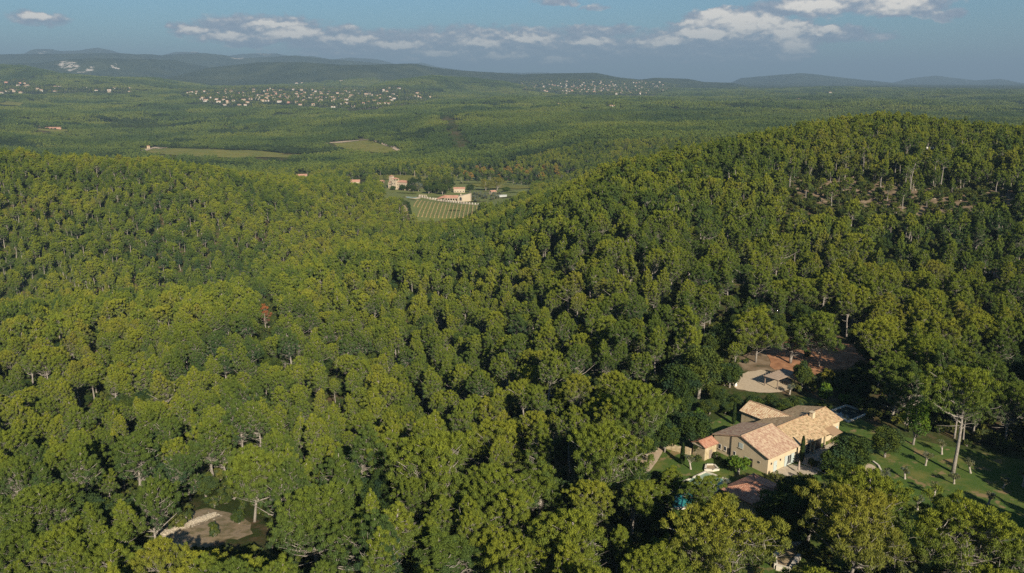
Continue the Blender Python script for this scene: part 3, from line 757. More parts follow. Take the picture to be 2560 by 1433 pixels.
for (sd_, H_, R_, b_, t_, pk_, wd_) in ((21, 15.5, 6.2, .36, .42, .85, 'great round-headed'), (22, 15.0, 5.6, .30, .34, .9, 'great spreading'), (23, 16.0, 5.4, .34, .26, 1.0, 'great many-tufted')):
    tr, cr = gen_pine(sd_, H_, R_, b_, n_cl=330, nleaf=36000, llen=.44, lwid=.10, top=t_, limbs=46, dead=12, peak=pk_, twigs=1500)
    PK.append((tr, cr, H_, R_, wd_))
OK_ = []
for (sd_, H_, R_) in ((31, 8.0, 3.6), (32, 7.0, 3.2), (33, 9.0, 3.9), (34, 6.5, 3.5)):
    tr, cr = gen_broad(sd_, H_, R_, .16, n_cl=46, nleaf=9000, llen=.32, lwid=.22)
    OK_.append((tr, cr, H_, R_))

PCOL = bpy.data.collections.new("pine_kinds"); OCOL = bpy.data.collections.new("oak_kinds"); BCOL = bpy.data.collections.new("scrub_kinds")
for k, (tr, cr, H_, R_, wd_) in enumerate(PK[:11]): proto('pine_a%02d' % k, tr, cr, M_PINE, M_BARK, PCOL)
for k, (sd_, H_, R_, b_, t_, pk_, wd_) in enumerate(spec):          # lighter meshes farther out
    tr, cr = gen_pine(sd_ + 40, H_, R_, b_, n_cl=80, nleaf=3000, llen=.78, lwid=.24, top=t_, limbs=9, dead=3, peak=pk_, twigs=160)
    proto('pine_b%02d' % k, tr, cr, M_PINE, M_BARK, PCOL)
def stand(seed, rad, n, nleaf, llen, lwid, m, coll, name, hh=(6.5, 13.5), rr_=(1.9, 3.2)):
    """a patch of wood seen from kilometres off"""
    r = np.random.default_rng(seed); P, A, L, W_, D_, T_ = [], [], [], [], [], []
    for i in range(n):
        q = rad * math.sqrt(r.uniform()); a = r.uniform(0, 6.28); x, y = q * math.cos(a), q * math.sin(a)
        h = r.uniform(*hh); ra = r.uniform(*rr_)
        k = 8
        d = unit(r.normal(size=(k, 3))); c = np.c_[d[:, 0] * ra * .55 + x, d[:, 1] * ra * .55 + y, h * .62 + d[:, 2] * h * .28]
        p = crown_cloud(r, c, np.full(k, ra * .5), nleaf, llen, lwid, inner=.6)
        for l, v in zip((P, A, L, W_, D_, T_), p): l.append(v)
    return proto(name, None, (np.concatenate(P), np.concatenate(A), np.concatenate(L), np.concatenate(W_), np.concatenate(D_), np.repeat(r.uniform(.2, .75, n), len(T_[0])) * .7 + np.concatenate(T_) * .3), m, None, coll)
for k in range(4): stand(60 + k, 17, 34, 64, 1.5, .95, M_PINE_FAR, PCOL, 'pine_c%d' % k)
for k in range(4): stand(70 + k, 36, 95, 26, 2.6, 1.7, M_PINE_FAR, PCOL, 'pine_d%d' % k)
for k, (tr, cr, H_, R_) in enumerate(OK_): proto('oak_a%d' % k, tr, cr, M_OAK, M_BARK, OCOL)
for k in range(3):
    tr, cr = gen_broad(80 + k, 8.5, 3.9, .14, n_cl=34, nleaf=1500, llen=.8, lwid=.6); proto('oak_b%d' % k, tr, cr, M_OAK, M_BARK, OCOL)
for k in range(3): stand(90 + k, 17, 26, 60, 1.5, 1.1, M_OAK_FAR, OCOL, 'oak_c%d' % k, (5, 10), (2.4, 4.2))
for k in range(3): stand(110 + k, 36, 80, 26, 2.6, 1.8, M_OAK_FAR, OCOL, 'oak_d%d' % k, (5, 10), (2.4, 4.4))
for k in range(4):
    tr, cr = gen_broad(95 + k, 2.0, 1.25, .02, n_cl=14, nleaf=620, llen=.34, lwid=.24); proto('scrub_%d' % k, tr, cr, M_BUSH, M_BARK, BCOL)

# ------------------------------------------------------------------ where the trees of the wood stand
def grid_pts(r, rmax, cell, rmin, half=R(45), jit=.85):
    n = int(rmax / cell) + 1; xs = np.arange(-n, n + 1) * cell; ys = np.arange(0, n + 1) * cell
    X, Y = np.meshgrid(xs, ys); X = X + (np.arange(len(ys)) % 2)[:, None] * cell * .5
    X = (X + r.uniform(-.5, .5, X.shape) * cell * jit).ravel(); Y = (Y + r.uniform(-.5, .5, Y.shape) * cell * jit).ravel()
    rad = np.hypot(X, Y); s = (rad > rmin) & (rad < rmax) & ((np.abs(np.arctan2(X, Y)) < half) | (rad < 170)) & (Y > 25)
    return X[s], Y[s]

r = np.random.default_rng(42)
X1, Y1 = grid_pts(r, 260, 6.7, 45); X2, Y2 = grid_pts(r, 1350, 6.4, 260)
X, Y = np.r_[X1, X2], np.r_[Y1, Y2]; Zt = Z(X, Y); n = len(X)
hs = np.where(r.uniform(size=n) < .2, r.uniform(.38, .65, n), r.uniform(.66, 1.04, n)) * (1 + .12 * wob(X / 35, Y / 35, 9)); kind = r.integers(0, 11, n)
PH = np.array([k[2] for k in PK]); PR = np.array([k[3] for k in PK])
oakn = wob(X / 30, Y / 30, 21) + r.normal(size=n) * .55
rad = np.hypot(X, Y)
px0, py0, _ = proj(X, Y, Zt)
oak_bias = np.where(rad < 300, .80, 1.0)
valley = np.zeros(n, bool)
for poly in ([(860, 470), (900, 420), (1100, 400), (1420, 420), (1440, 450), (1300, 480), (1200, 470), (1100, 470)], [(0, 300), (700, 330), (800, 350), (760, 372), (350, 366), (0, 350)]): valley |= inpoly(px0, py0, poly)
is_oak = (oakn > oak_bias) | (valley & (oakn > -.1))
is_oak |= inpoly(px0, py0, [(1640, 900), (1900, 780), (1960, 860), (1800, 990), (1640, 1010)]) & (oakn > -.3)
is_oak |= inpoly(px0, py0, [(2050, 960), (2250, 930), (2560, 960), (2560, 1100), (2320, 1100), (2150, 1010)]) & (oakn > .1)
is_oak |= inpoly(px0, py0, [(2060, 580), (2560, 600), (2560, 800), (2330, 790)]) & (oakn > .25)
ht = np.where(is_oak, hs * 8.0, hs * PH[kind])
MANUAL_P, MANUAL_O = [], []
ok = allowed(X, Y, Zt, ht, r)
ok &= ~((rad < 95) & (np.abs(X) < 40) & (Y < 82))
# trees placed one by one: (px, py of the top, height, crown radius, kind)
for (a, b, h, ra, k) in ((620, 1128, 15.5, 6.4, 7), (330, 1083, 15, 4.6, 0), (115, 1218, 13, 6.2, 2), (300, 1325, 12, 4.6, 0), (140, 1325, 12, 5.0, 2), (785, 1222, 15.5, 6.4, 0), (975, 1255, 13, 3.8, 1),
                         (1095, 1085, 17, 6.2, 5), (1235, 1170, 15, 5.2, 0), (1345, 1150, 14, 4.2, 1), (1515, 1062, 17, 5.6, 0), (1440, 1280, 14, 6.0, 7), (1240, 1335, 12, 4.8, 2), (1810, 1262, 15.5, 6.6, 0), (2180, 1178, 16, 5.8, 2), (2140, 1232, 16, 6.2, 0),
                         (2430, 1262, 14, 6.2, 5), (1640, 1372, 11, 5.0, 2), (1130, 1322, 12, 4.2, 6), (1255, 1055, 13, 5.6, 2), (1600, 955, 17, 4.8, 1), (990, 1100, 12, 4, 0), (1682, 1168, 7.0, 2.6, 4), (1762, 1192, 9.5, 3.3, 5), (1650, 1210, 7.5, 2.4, 4), (900, 1290, 12, 4.5, 2), (480, 1390, 11, 4.4, 0), (640, 1395, 11, 4.2, 4), (30, 1330, 12, 5, 5),
                         (2060, 780, 15, 5.2, 3), (2210, 800, 14, 5.6, 2), (1900, 770, 15, 5.4, 0), (1985, 800, 12, 4, 1), (2330, 850, 15, 6, 0), (2250, 880, 12, 4.6, 5), (2480, 900, 14, 5, 2), (2540, 960, 13, 5, 0)):
    p = at(a, b, h); MANUAL_P.append((p[0], p[1], p[2], h, ra, k if ra < 4.7 else 11 + (len(MANUAL_P) % 3)))
for (a, b, h, ra, k) in ((2135, 1085, 8.5, 4.3, 0), (2100, 1118, 6.6, 3.8, 1), (2222, 1062, 7.0, 3.6, 2), (2010, 1188, 8.0, 4.6, 2), (1960, 1225, 9.0, 4.6, 0), (2030, 1240, 8, 4.2, 3), (1735, 1028, 8.0, 4.6, 3), (1665, 1050, 7, 3.4, 1),
                         (1755, 855, 14, 6.0, 2), (1700, 905, 12, 5, 0), (2010, 905, 7, 2.7, 1), (1990, 990, 4, 2.4, 3), (1885, 990, 3.4, 2.4, 1), (1840, 985, 3.6, 2.2, 0), (1930, 985, 3.2, 2.0, 3), (2060, 1005, 3, 2, 1), (300, 1250, 8, 5, 0), (380, 1215, 6, 4, 3), (230, 1240, 7, 4, 1), (430, 1180, 6, 4.4, 0), (510, 1190, 5, 3.6, 3), (720, 1120, 9, 3.4, 2), (960, 1180, 9, 4, 0), (1652, 995, 6, 3.4, 1), (1705, 980, 5.5, 3.6, 3), (1775, 998, 3.6, 2.8, 0), (1800, 968, 4.5, 2.8, 2), (1690, 1030, 4.5, 3, 3), (1625, 1030, 7, 3.6, 0), (1620, 1085, 5, 3, 1), (1960, 1000, 3.4, 2.6, 0), (1815, 1005, 3, 2.2, 1), (1640, 1180, 4, 2.2, 3)):
    p = at(a, b, h); MANUAL_O.append((p[0], p[1], p[2], h, ra, k))
for mx, my, mz, mh, mr, mk in MANUAL_P + MANUAL_O: ok &= np.hypot(X - mx, Y - my) > mr * .62 + 1.6
HS = at(620, 1128, 15.5)
# trees whose shadow would fall on ground or walls that lie in the sun
LIT = [[(2185, 1085), (2330, 1110), (2470, 1180), (2490, 1270), (2400, 1340), (2230, 1340), (2180, 1200)], [(1780, 1090), (1860, 1005), (2030, 1005), (2110, 1060), (2000, 1160), (1920, 1195), (1790, 1150)], [(1700, 1175), (1910, 1195), (1840, 1235), (1700, 1215)], [(1826, 966), (1880, 920), (1960, 930), (1945, 975)], CLEAR_PX, [(1900, 1340), (2060, 1340), (2070, 1433), (1890, 1433)]]
for f in (.55, .85):
    k_ = ht * f / math.tan(SUN_EL); sx, sy = X - math.sin(SUN_AZ) * k_, Y - math.cos(SUN_AZ) * k_
    qx, qy, _ = proj(sx, sy, Z(sx, sy))
    for pl in LIT: ok &= ~(inpoly(qx, qy, pl) & (np.hypot(sx, sy) < 320))
X, Y, Zt, hs, kind, is_oak, ht, rad = (q[ok] for q in (X, Y, Zt, hs, kind, is_oak, ht, rad))
vis = in_view(X, Y, Zt, ht)
near_shade = rad < 230
s = vis | near_shade
X, Y, Zt, hs, kind, is_oak, ht, rad, vis = (q[s] for q in (X, Y, Zt, hs, kind, is_oak, ht, rad, vis))

# ------------------------------------------------------------------ labels that single a tree out: clock direction and count from a landmark
LMK = [('the sand-walled villa', 1930, 1100), ('the lone lawn pine', 2395, 1050), ('the white rubble bank', 450, 1315), ('the big rubble-bank pine', 620, 1215), ('the rust-brown dead pine', 660, 790), ('the gravel court', 1880, 940),
       ('the garden basin', 1785, 1200), ('the little tower', 1755, 1110), ('the long stone planter', 1965, 1395), ('the striped vineyard', 1110, 525), ('the orange-roofed cabin', 2525, 420), ('the red hill clearing', 2180, 465), ('the grey forest track', 465, 740), ('the turquoise pond', 1690, 1245), ('the pool house roof', 1890, 1240)]
CLOCK = ['twelve', 'one', 'two', 'three', 'four', 'five', 'six', 'seven', 'eight', 'nine', 'ten', 'eleven']
ONES = ['', 'first', 'second', 'third', 'fourth', 'fifth', 'sixth', 'seventh', 'eighth', 'ninth', 'tenth', 'eleventh', 'twelfth', 'thirteenth', 'fourteenth', 'fifteenth', 'sixteenth', 'seventeenth', 'eighteenth', 'nineteenth', 'twentieth']
def ordinal(i): return ONES[i] if i <= 20 else (['', '', 'twenty', 'thirty', 'forty', 'fifty', 'sixty', 'seventy'][i // 10] + ('-' + ONES[i % 10] if i % 10 else ''))
def clock_labels(qx, qy, nouns, lmk=LMK):
    """for things at picture points qx, qy: 'noun, third one out at two o'clock from the landmark'"""
    lx = np.array([l[1] for l in lmk]); ly = np.array([l[2] for l in lmk])
    best = np.argmin((qx[:, None] - lx) ** 2 + (qy[:, None] - ly) ** 2, 1)
    d = np.hypot(qx - lx[best], qy - ly[best]); ang = np.degrees(np.arctan2(qx - lx[best], -(qy - ly[best]))) % 360
    ck = np.round(ang / 30).astype(int) % 12; out = [None] * len(qx); cnt = {}
    for i in np.argsort(d):
        key = (best[i], ck[i]); cnt[key] = cnt.get(key, 0) + 1
        out[i] = "%s, %s at %s o'clock from %s" % (nouns[i], ordinal(cnt[key]), CLOCK[ck[i]], lmk[best[i]][0])
    return out

def tree_at(name, label, cat, group, mt, mc, loc, rz, sc, tilt=(0, 0)):
    o = thing(name, label, cat, loc, rz, group, sc); o.rotation_euler = (tilt[0], tilt[1], rz)
    link('trunk', mt, o); link('crown', mc, o); return o
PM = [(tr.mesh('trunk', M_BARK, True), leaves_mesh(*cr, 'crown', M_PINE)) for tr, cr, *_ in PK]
OM = [(tr.mesh('trunk', M_BARK, True), leaves_mesh(*cr, 'crown', M_OAK)) for tr, cr, *_ in OK_]
M_O_GREEN = leaves_mesh(*OK_[2][1], 'crown', M_GREEN); M_O_FALL = leaves_mesh(*OK_[0][1], 'crown', M_FALL)
M_O_OLIVE = leaves_mesh(*OK_[3][1], 'crown', M_OLIVE)

def sizeword(h): return 'very tall' if h > 17 else 'tall' if h > 14 else 'mid-sized' if h > 10.5 else 'small'
def place_woods():
    global X
    r = np.random.default_rng(5)
    # 300 largest pines in view stand as trees of their own; the manual ones always
    pi = np.where(~is_oak)[0]
    px, py, w = proj(X[pi], Y[pi], Zt[pi] + ht[pi]); inside = (px > -10) & (px < 2570) & (py < 1425)
    score = np.where(inside, ht[pi] * hs[pi] / w, 0); take = pi[np.argsort(-score)[:298 - len(MANUAL_P)]]
    rec = [(x, y, z, h / PK[k][2], ra / PK[k][3], k) for x, y, z, h, ra, k in MANUAL_P] + [(X[i], Y[i], Zt[i], hs[i], hs[i] * (.85 + .3 * ((i * 7) % 10) / 10), kind[i]) for i in take]
    rec = np.array(rec); kk = rec[:, 5].astype(int); hh = rec[:, 3] * PH[kk]
    qx, qy, _ = proj(rec[:, 0], rec[:, 1], rec[:, 2] + hh * .8)
    nouns = ['%s %s pine' % (sizeword(h), PK[k][4]) for h, k in zip(hh, kk)]
    nouns[0] = 'big round-headed pine standing above the rubble bank'
    labs = clock_labels(qx, qy, nouns)
    labs[0] = 'big round-headed pine with a bare pale trunk beside the white rubble bank'
    for (x, y, z, sh, sr, k), lb in zip(rec, labs):
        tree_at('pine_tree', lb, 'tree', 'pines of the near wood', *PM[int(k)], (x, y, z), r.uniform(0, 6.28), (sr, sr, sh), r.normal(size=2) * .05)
    rest = np.setdiff1d(pi, take)
    P, T, S, I = [], [], [], []; FO = []
    P.append(np.c_[X[rest], Y[rest], Zt[rest]]); m = len(rest)
    T.append(np.c_[r.normal(size=m) * .04, r.normal(size=m) * .04, r.uniform(0, 6.28, m)]); wv = hs[rest] * r.uniform(.85, 1.15, m); S.append(np.c_[wv, wv, hs[rest]])
    I.append(np.where(rad[rest] < 330, kind[rest], kind[rest] + 11))
    n1 = [k.name for k in sorted(PCOL.objects, key=lambda o: o.name)]
    for (rmin, rmax, cell, base, nk) in ((1350, 2700, 25, 22, 4), (2700, 6900, 52, 26, 4)):
        gx, gy = grid_pts(r, rmax, cell, rmin, R(37)); gz = Z(gx, gy); hh_ = np.full(len(gx), 10.)
        g = allowed(gx, gy, gz, hh_, r)
        qx, qy, _ = proj(gx, gy, gz + 10); g &= (qx > -150) & (qx < 2710)
        gx, gy, gz = gx[g], gy[g], gz[g]; e = 8.0
        dx = (Z(gx + e, gy) - Z(gx - e, gy)) / (2 * e); dy = (Z(gx, gy + e) - Z(gx, gy - e)) / (2 * e)
        rots = []
        for a, b in zip(dx, dy):
            nrm = Vector((-a, -b, 1)).normalized(); q = Vector((0, 0, 1)).rotation_difference(nrm)
            rots.append((q.to_matrix() @ Matrix.Rotation(r.uniform(0, 6.28), 3, 'Z')).to_euler())
        sc = r.uniform(.85, 1.2, len(gx)); p_, t_, s_, i_ = np.c_[gx, gy, gz], np.array([tuple(q) for q in rots]), np.c_[sc, sc, r.uniform(.75, 1.25, len(gx))], r.integers(0, nk, len(gx))
        dk = wob(gx / 120, gy / 75, 33) + r.normal(size=len(gx)) * .22 + np.where(gz < -52, .4, 0) > .56
        P.append(p_[~dk]); T.append(t_[~dk]); S.append(s_[~dk]); I.append(base + i_[~dk]); FO.append((p_[dk], t_[dk], s_[dk], (7 if base == 22 else 10) + i_[dk] % 3))
    # gardens of the villages: single trees between the houses
    for (hx, hw), poly, (r0, r1) in zip(VSPOT, (VILL_PX, VILL2_PX, VILL3_PX), ((3000, 6500), (3000, 6500), (4500, 8500))):
        gx, gy = grid_pts(r, r1, 13, r0, R(34)); pz = proj(gx, gy, np.full(len(gx), 0.))
        q_ = np.asarray(poly, float); g = (pz[0] > q_[:, 0].min() - 60) & (pz[0] < q_[:, 0].max() + 60); gx, gy = gx[g], gy[g]; gz = Z(gx, gy)
        qx, qy, qw = proj(gx, gy, gz); g = inpoly(qx, qy, poly) & (r.uniform(size=len(gx)) < .75); gx, gy, gz, qx, qy, qw = (v[g] for v in (gx, gy, gz, qx, qy, qw))
        bad = np.zeros(len(gx), bool)
        for (a, b), w in zip(hx, hw):
            bad |= np.hypot(gx - w[0], gy - w[1]) < 13
            bad |= (np.abs(qx - a) < 16 / qw * FPX) & (qy > b) & (qy < b + 9 / qw * FPX) & (r.uniform(size=len(gx)) < .5)
        gx, gy, gz = gx[~bad], gy[~bad], gz[~bad]; m_ = len(gx); sc = r.uniform(.7, 1.15, m_)
        ok2 = r.uniform(size=m_) < .5; A_ = np.c_[gx, gy, gz]; B_ = np.c_[np.zeros(m_), np.zeros(m_), r.uniform(0, 6.28, m_)]; C_ = np.c_[sc * 1.25, sc * 1.25, sc]
        P.append(A_[~ok2]); T.append(B_[~ok2]); S.append(C_[~ok2]); I.append(11 + r.integers(0, 11, (~ok2).sum())); FO.append((A_[ok2], B_[ok2], C_[ok2], 4 + r.integers(0, 3, ok2.sum())))
    scatter('pine_forest', np.concatenate(P), np.concatenate(T), np.concatenate(S), np.concatenate(I), PCOL, 'green pine forest covering the hills and the valley beyond the near trees', 'forest')
    # oaks
    oi = np.where(is_oak)[0]
    px, py, w = proj(X[oi], Y[oi], Zt[oi] + ht[oi]); inside = (px > -10) & (px < 2570) & (py < 1425)
    score = np.where(inside, ht[oi] / w, 0); take = oi[np.argsort(-score)[:190]]
    rec = [(x, y, z, h / OK_[k][2], ra / OK_[k][3], k) for x, y, z, h, ra, k in MANUAL_O] + [(X[i], Y[i], Zt[i], hs[i], hs[i] * r.uniform(.85, 1.15), i % 4) for i in take]
    rec = np.array(rec); kk = rec[:, 5].astype(int); hh = rec[:, 3] * np.array([k[2] for k in OK_])[kk]
    qx, qy, _ = proj(rec[:, 0], rec[:, 1], rec[:, 2] + hh * .8)
    cols = ['dark green'] * len(rec)
    for i in (): cols[i] = 'yellowing'
    labs = clock_labels(qx, qy, ['%s %s round-crowned oak' % (sizeword(h + 3), c) for h, c in zip(hh, cols)])
    for i, ((x, y, z, sh, sr, k), lb) in enumerate(zip(rec, labs)):
        mt, mc = OM[int(k)]
        if cols[i] == 'yellowing': mc = M_O_FALL; mt = OM[0][0]
        tree_at('oak_tree', lb, 'tree', 'dark oaks among the pines', mt, mc, (x, y, z), r.uniform(0, 6.28), (sr, sr, sh))
    rest = np.setdiff1d(oi, take); m = len(rest)
    FO.append((np.c_[X[rest], Y[rest], Zt[rest]], np.c_[np.zeros(m), np.zeros(m), r.uniform(0, 6.28, m)], np.c_[hs[rest], hs[rest], hs[rest]] * r.uniform(.85, 1.2, m)[:, None], np.where(rad[rest] < 300, r.integers(0, 4, m), 4 + r.integers(0, 3, m))))
    scatter('oak_wood', *[np.concatenate(v) for v in zip(*FO)], OCOL, 'dark green oaks mixed into the pine forest on the slopes and valley floor', 'woodland')
    # undergrowth
    gx, gy = grid_pts(r, 560, 3.1, 45, R(38)); gz = Z(gx, gy); hh_ = np.full(len(gx), 1.6)
    g = allowed(gx, gy, gz, hh_, r, [(GARDEN_PX, 0, 330, 0.0), (COURT_PX, 0, 400, 0.03), (CLEAR_PX, 0, 300, .34), (HILL_PX, 250, 470, .75)]) & in_view(gx, gy, gz, hh_, 60, 100)
    qx, qy, _ = proj(gx, gy, gz); hl = inpoly(qx, qy, HILL_PX) & (np.hypot(gx, gy) > 260)
    g &= (r.uniform(size=len(gx)) < np.where(hl, .64, .75))
    gx, gy, gz, hl = gx[g], gy[g], gz[g], hl[g]; m = len(gx); sc = r.uniform(.6, 1.7, m) * np.where(hl, 1.25, 1.)
    scatter('undergrowth', np.c_[gx, gy, gz], np.c_[np.zeros(m), np.zeros(m), r.uniform(0, 6.28, m)], np.c_[sc, sc, sc * r.uniform(.7, 1.3, m)], r.integers(0, 4, m), BCOL, 'low scrub growing on the forest floor and the stony hill clearing', 'scrub')
place_woods()

# ------------------------------------------------------------------ ground covers of the garden
LAWN = pxpoly([(1600, 1190), (1650, 1110), (1730, 1075), (1840, 1030), (1990, 985), (2080, 1010), (2200, 1075), (2310, 1105), (2440, 1130), (2620, 1160), (2700, 1230), (2640, 1330), (2480, 1400), (2300, 1440), (1800, 1500), (1640, 1330), (1590, 1260)])
drape('lawn', smoothpoly(LAWN), M_LAWN, .05, 2.0, label='watered green lawn with worn earthy patches round the villa')
drape('gravel_court', smoothpoly(pxpoly([(1826, 970), (1838, 945), (1872, 926), (1920, 928), (1985, 956), (1985, 972), (1930, 985), (1880, 980)])), M_GRAVEL, .10, label='pale gravel parking court behind the villa', rag=.07)
drape('red_soil', smoothpoly(pxpoly([(1905, 915), (1925, 870), (1965, 845), (2050, 835), (2160, 870), (2210, 900), (2100, 925), (1990, 942)])), M_REDSOIL, .07, label='bare red soil under the pines beyond the gravel court', rag=.16)
drape('bank_soil', smoothpoly(pxpoly([(1575, 1195), (1600, 1150), (1625, 1105), (1650, 1085), (1664, 1120), (1640, 1160), (1610, 1195)])), M_TRACK, .11, label='bare earth path on the wood side of the garden', rag=.07)
drape('clearing_soil', smoothpoly(pxpoly([(368, 1340), (400, 1318), (425, 1288), (470, 1290), (500, 1272), (560, 1276), (610, 1304), (640, 1330), (610, 1352), (560, 1345), (520, 1370), (470, 1372), (445, 1395), (425, 1372), (395, 1362)]), 1), M_EARTH, .08, label='dry earth of the small clearing in the wood', rag=.16)

# ------------------------------------------------------------------ the villa
A0 = np.array([48.3, 135.6]); UD = np.array([-.592, .806]); UD /= np.linalg.norm(UD); VD = np.array([UD[1], -UD[0]])
def HW(u, v, z=0.0): p = A0 + UD * u + VD * v; return np.array([p[0], p[1], z])
RU = math.atan2(UD[1], UD[0]); RV = math.atan2(VD[1], VD[0])
def wall_prism(mb, ring, z0, tops, mi=0):
    lo = [HW(u, v, z0) for u, v in ring]; hi = [HW(u, v, t) for (u, v), t in zip(ring, tops)]
    mb.hexa(lo, hi, mi)
def roof_slope(mb, ridge0, ridge1, eave1, eave0, th=.16, conv=HW, uvo=(0, 0)):
    """one tiled slope with its thickness; texture u along the ridge, v down the slope"""
    P = [np.asarray(conv(*q)) for q in (ridge0, ridge1, eave1, eave0)]
    d = unit(P[1] - P[0]); nrm = np.cross(P[1] - P[0], P[3] - P[0]); nrm = nrm / np.linalg.norm(nrm)
    if nrm[2] < 0: nrm = -nrm
    dn = np.cross(nrm, d); dn = dn if dn[2] < 0 else -dn
    uv = [(float((p - P[0]) @ d) + uvo[0] + 50, float((p - P[0]) @ dn) + uvo[1] + 50) for p in P]
    T = [p + nrm * th for p in P]
    f = (0, 1, 2, 3) if np.cross(T[1] - T[0], T[2] - T[0])[2] > 0 else (3, 2, 1, 0)
    mb.add(T + P, [f, tuple(4 + i for i in f[::-1])] + [(i, (i + 1) % 4, 4 + (i + 1) % 4, 4 + i) for i in range(4)], 0,
           [[uv[i] for i in f], [uv[i] for i in f[::-1]]] + [[uv[i], uv[(i + 1) % 4], uv[(i + 1) % 4], uv[i]] for i in range(4)])
def ridge_cap(mb, a, b, rad=.13, conv=HW):
    p, q = np.asarray(conv(*a)), np.asarray(conv(*b)); n = max(2, int(np.linalg.norm(q - p) / .45))
    mb.tube([p + (q - p) * i / n for i in range(n + 1)], [rad * (1.12 if i % 2 else .95) for i in range(n + 1)], 7)

def villa():
    t = thing('villa', 'sand-walled villa with long tiled roofs and pale shutters set in the lawn', 'house', tuple(HW(6, 12, 0)))
    t.empty_display_size = 2
    inv = Vector(HW(6, 12, 0))
    def P(name, mb, m, par=t, label=None, smooth=False):
        o = part(name, mb, m, par, label, smooth)
        if par is t: o.location = -inv
        return o
    w = MB(); wall_prism(w, [(0, 0), (0, 8.95), (6.3, 8.95), (6.3, 0)], -.6, [3.34, 3.34, 5.46, 5.46])
    wall_prism(w, [(6.3, 0), (6.3, 8.95), (12.86, 8.95), (12.86, 0)], -.6, [5.46, 5.46, 3.38, 3.38])
    P('wing_wall', w, M_RENDER)
    w = MB(); wall_prism(w, [(.55, 8.98), (.55, 18.4), (5.25, 18.4), (5.25, 8.98)], -.6, [3.45, 3.45, 5.05, 5.05])
    wall_prism(w, [(5.25, 8.98), (5.25, 26.1), (11.2, 26.1), (11.2, 8.98)], -.6, [5.05, 5.05, 3.3, 3.3])
    wall_prism(w, [(1.55, 18.43), (1.55, 26.1), (5.22, 26.1), (5.22, 18.43)], -.6, [3.8, 3.8, 5.03, 5.03])
    P('main_wall', w, M_RENDER)
    w = MB(); wall_prism(w, [(11.3, 14.9), (17.7, 14.9), (17.7, 17.75), (11.3, 17.75)], -.6, [3.02, 3.02, 4.36, 4.36])
    wall_prism(w, [(7.3, 17.77), (17.7, 17.77), (17.7, 20.9), (7.3, 20.9)], -.6, [4.36, 4.36, 3.02, 3.02])
    P('annex_wall', w, M_ROUGHR)
    # roofs
    rf = MB(); roof_slope(rf, (6.3, -.3, 5.5), (6.3, 9.45, 5.5), (-.35, 9.45, 3.27), (-.35, -.3, 3.27)); roof_slope(rf, (6.3, 9.45, 5.5), (6.3, -.3, 5.5), (13.2, -.3, 3.3), (13.2, 9.3, 3.3))
    ridge_cap(rf, (6.3, -.3, 5.66), (6.3, 9.45, 5.66)); P('wing_roof', rf, M_TILE_WING)
    rf = MB(); roof_slope(rf, (5.25, 9.5, 5.12), (5.25, 19.3, 5.12), (-.55, 19.3, 3.2), (-.55, 9.5, 3.2)); roof_slope(rf, (5.25, 19.32, 5.12), (5.25, 26.5, 5.12), (1.05, 26.5, 3.73), (1.05, 19.32, 3.73), uvo=(9.82, 0))
    roof_slope(rf, (5.25, 26.5, 5.12), (5.25, 9.0, 5.12), (11.8, 9.0, 3.2), (11.8, 26.5, 3.2))
    ridge_cap(rf, (5.25, 9.5, 5.28), (5.25, 26.5, 5.28)); P('main_roof', rf, M_TILE_MAIN)
    rf = MB(); roof_slope(rf, (18.0, 17.75, 4.42), (7.0, 17.75, 4.42), (10.6, 14.5, 2.92), (18.0, 14.5, 2.92)); roof_slope(rf, (7.0, 17.75, 4.42), (18.0, 17.75, 4.42), (18.0, 21.3, 2.92), (7.0, 21.3, 2.92))
    ridge_cap(rf, (18.0, 17.75, 4.58), (7.2, 17.75, 4.58)); P('annex_roof', rf, M_TILE_ANNEX)
    ch = MB(); ch.hexa([HW(u, v, 4.4) for u, v in ((3.75, 19.6), (3.75, 20.5), (4.65, 20.5), (4.65, 19.6))], [HW(u, v, 6.05) for u, v in ((3.85, 19.7), (3.85, 20.4), (4.55, 20.4), (4.55, 19.7))])
    ch.hexa([HW(u, v, 6.055) for u, v in ((3.7, 19.55), (3.7, 20.55), (4.7, 20.55), (4.7, 19.55))], [HW(u, v, 6.17) for u, v in ((3.7, 19.55), (3.7, 20.55), (4.7, 20.55), (4.7, 19.55))])
    c = P('chimney', ch, M_RENDER)
    lead = MB(); roof_slope(lead, (5.6, 18.3, 5.34), (5.6, 19.5, 5.34), (5.1, 19.5, 5.36), (5.1, 18.3, 5.36), .05); link('lead_flashing', lead.mesh('lead_flashing', M_DARK), c)
    vr = MB(); wall_prism(vr, [(-.9, 20.2), (-.9, 23.4), (1.5, 23.4), (1.5, 20.2)], 2.55, [2.63, 2.63, 3.3, 3.3]); P('porch_roof', vr, M_TILE_MAIN)
    # gable side: v slightly below zero is outside
    def on_gable(name, u0, u1, z0, z1, m, d=.06, par=None, label=None):
        b = MB(); b.hexa([HW(u, v, z0) for u, v in ((u0, -.004 - d), (u1, -.004 - d), (u1, -.004), (u0, -.004))], [HW(u, v, z1) for u, v in ((u0, -.004 - d), (u1, -.004 - d), (u1, -.004), (u0, -.004))])
        o = link(name, b.mesh(name, m), par or t, label=label)
        if par is None: o.location = -inv
        return o
    def gwin(u0, u1, z0, z1):
        f = on_gable('window', u0, u1, z0, z1, M_WHITE, .03)
        on_gable('pane', u0 + .09, u1 - .09, z0 + .1, z1 - .09, M_GLASS, .05, f); on_gable('sill', u0 - .06, u1 + .06, z0 - .1, z0 - .005, M_STONE, .11, f)
    gwin(10.95, 11.59, .86, 1.92); gwin(9.66, 10.26, .96, 1.9); gwin(7.4, 7.95, .85, 1.75)
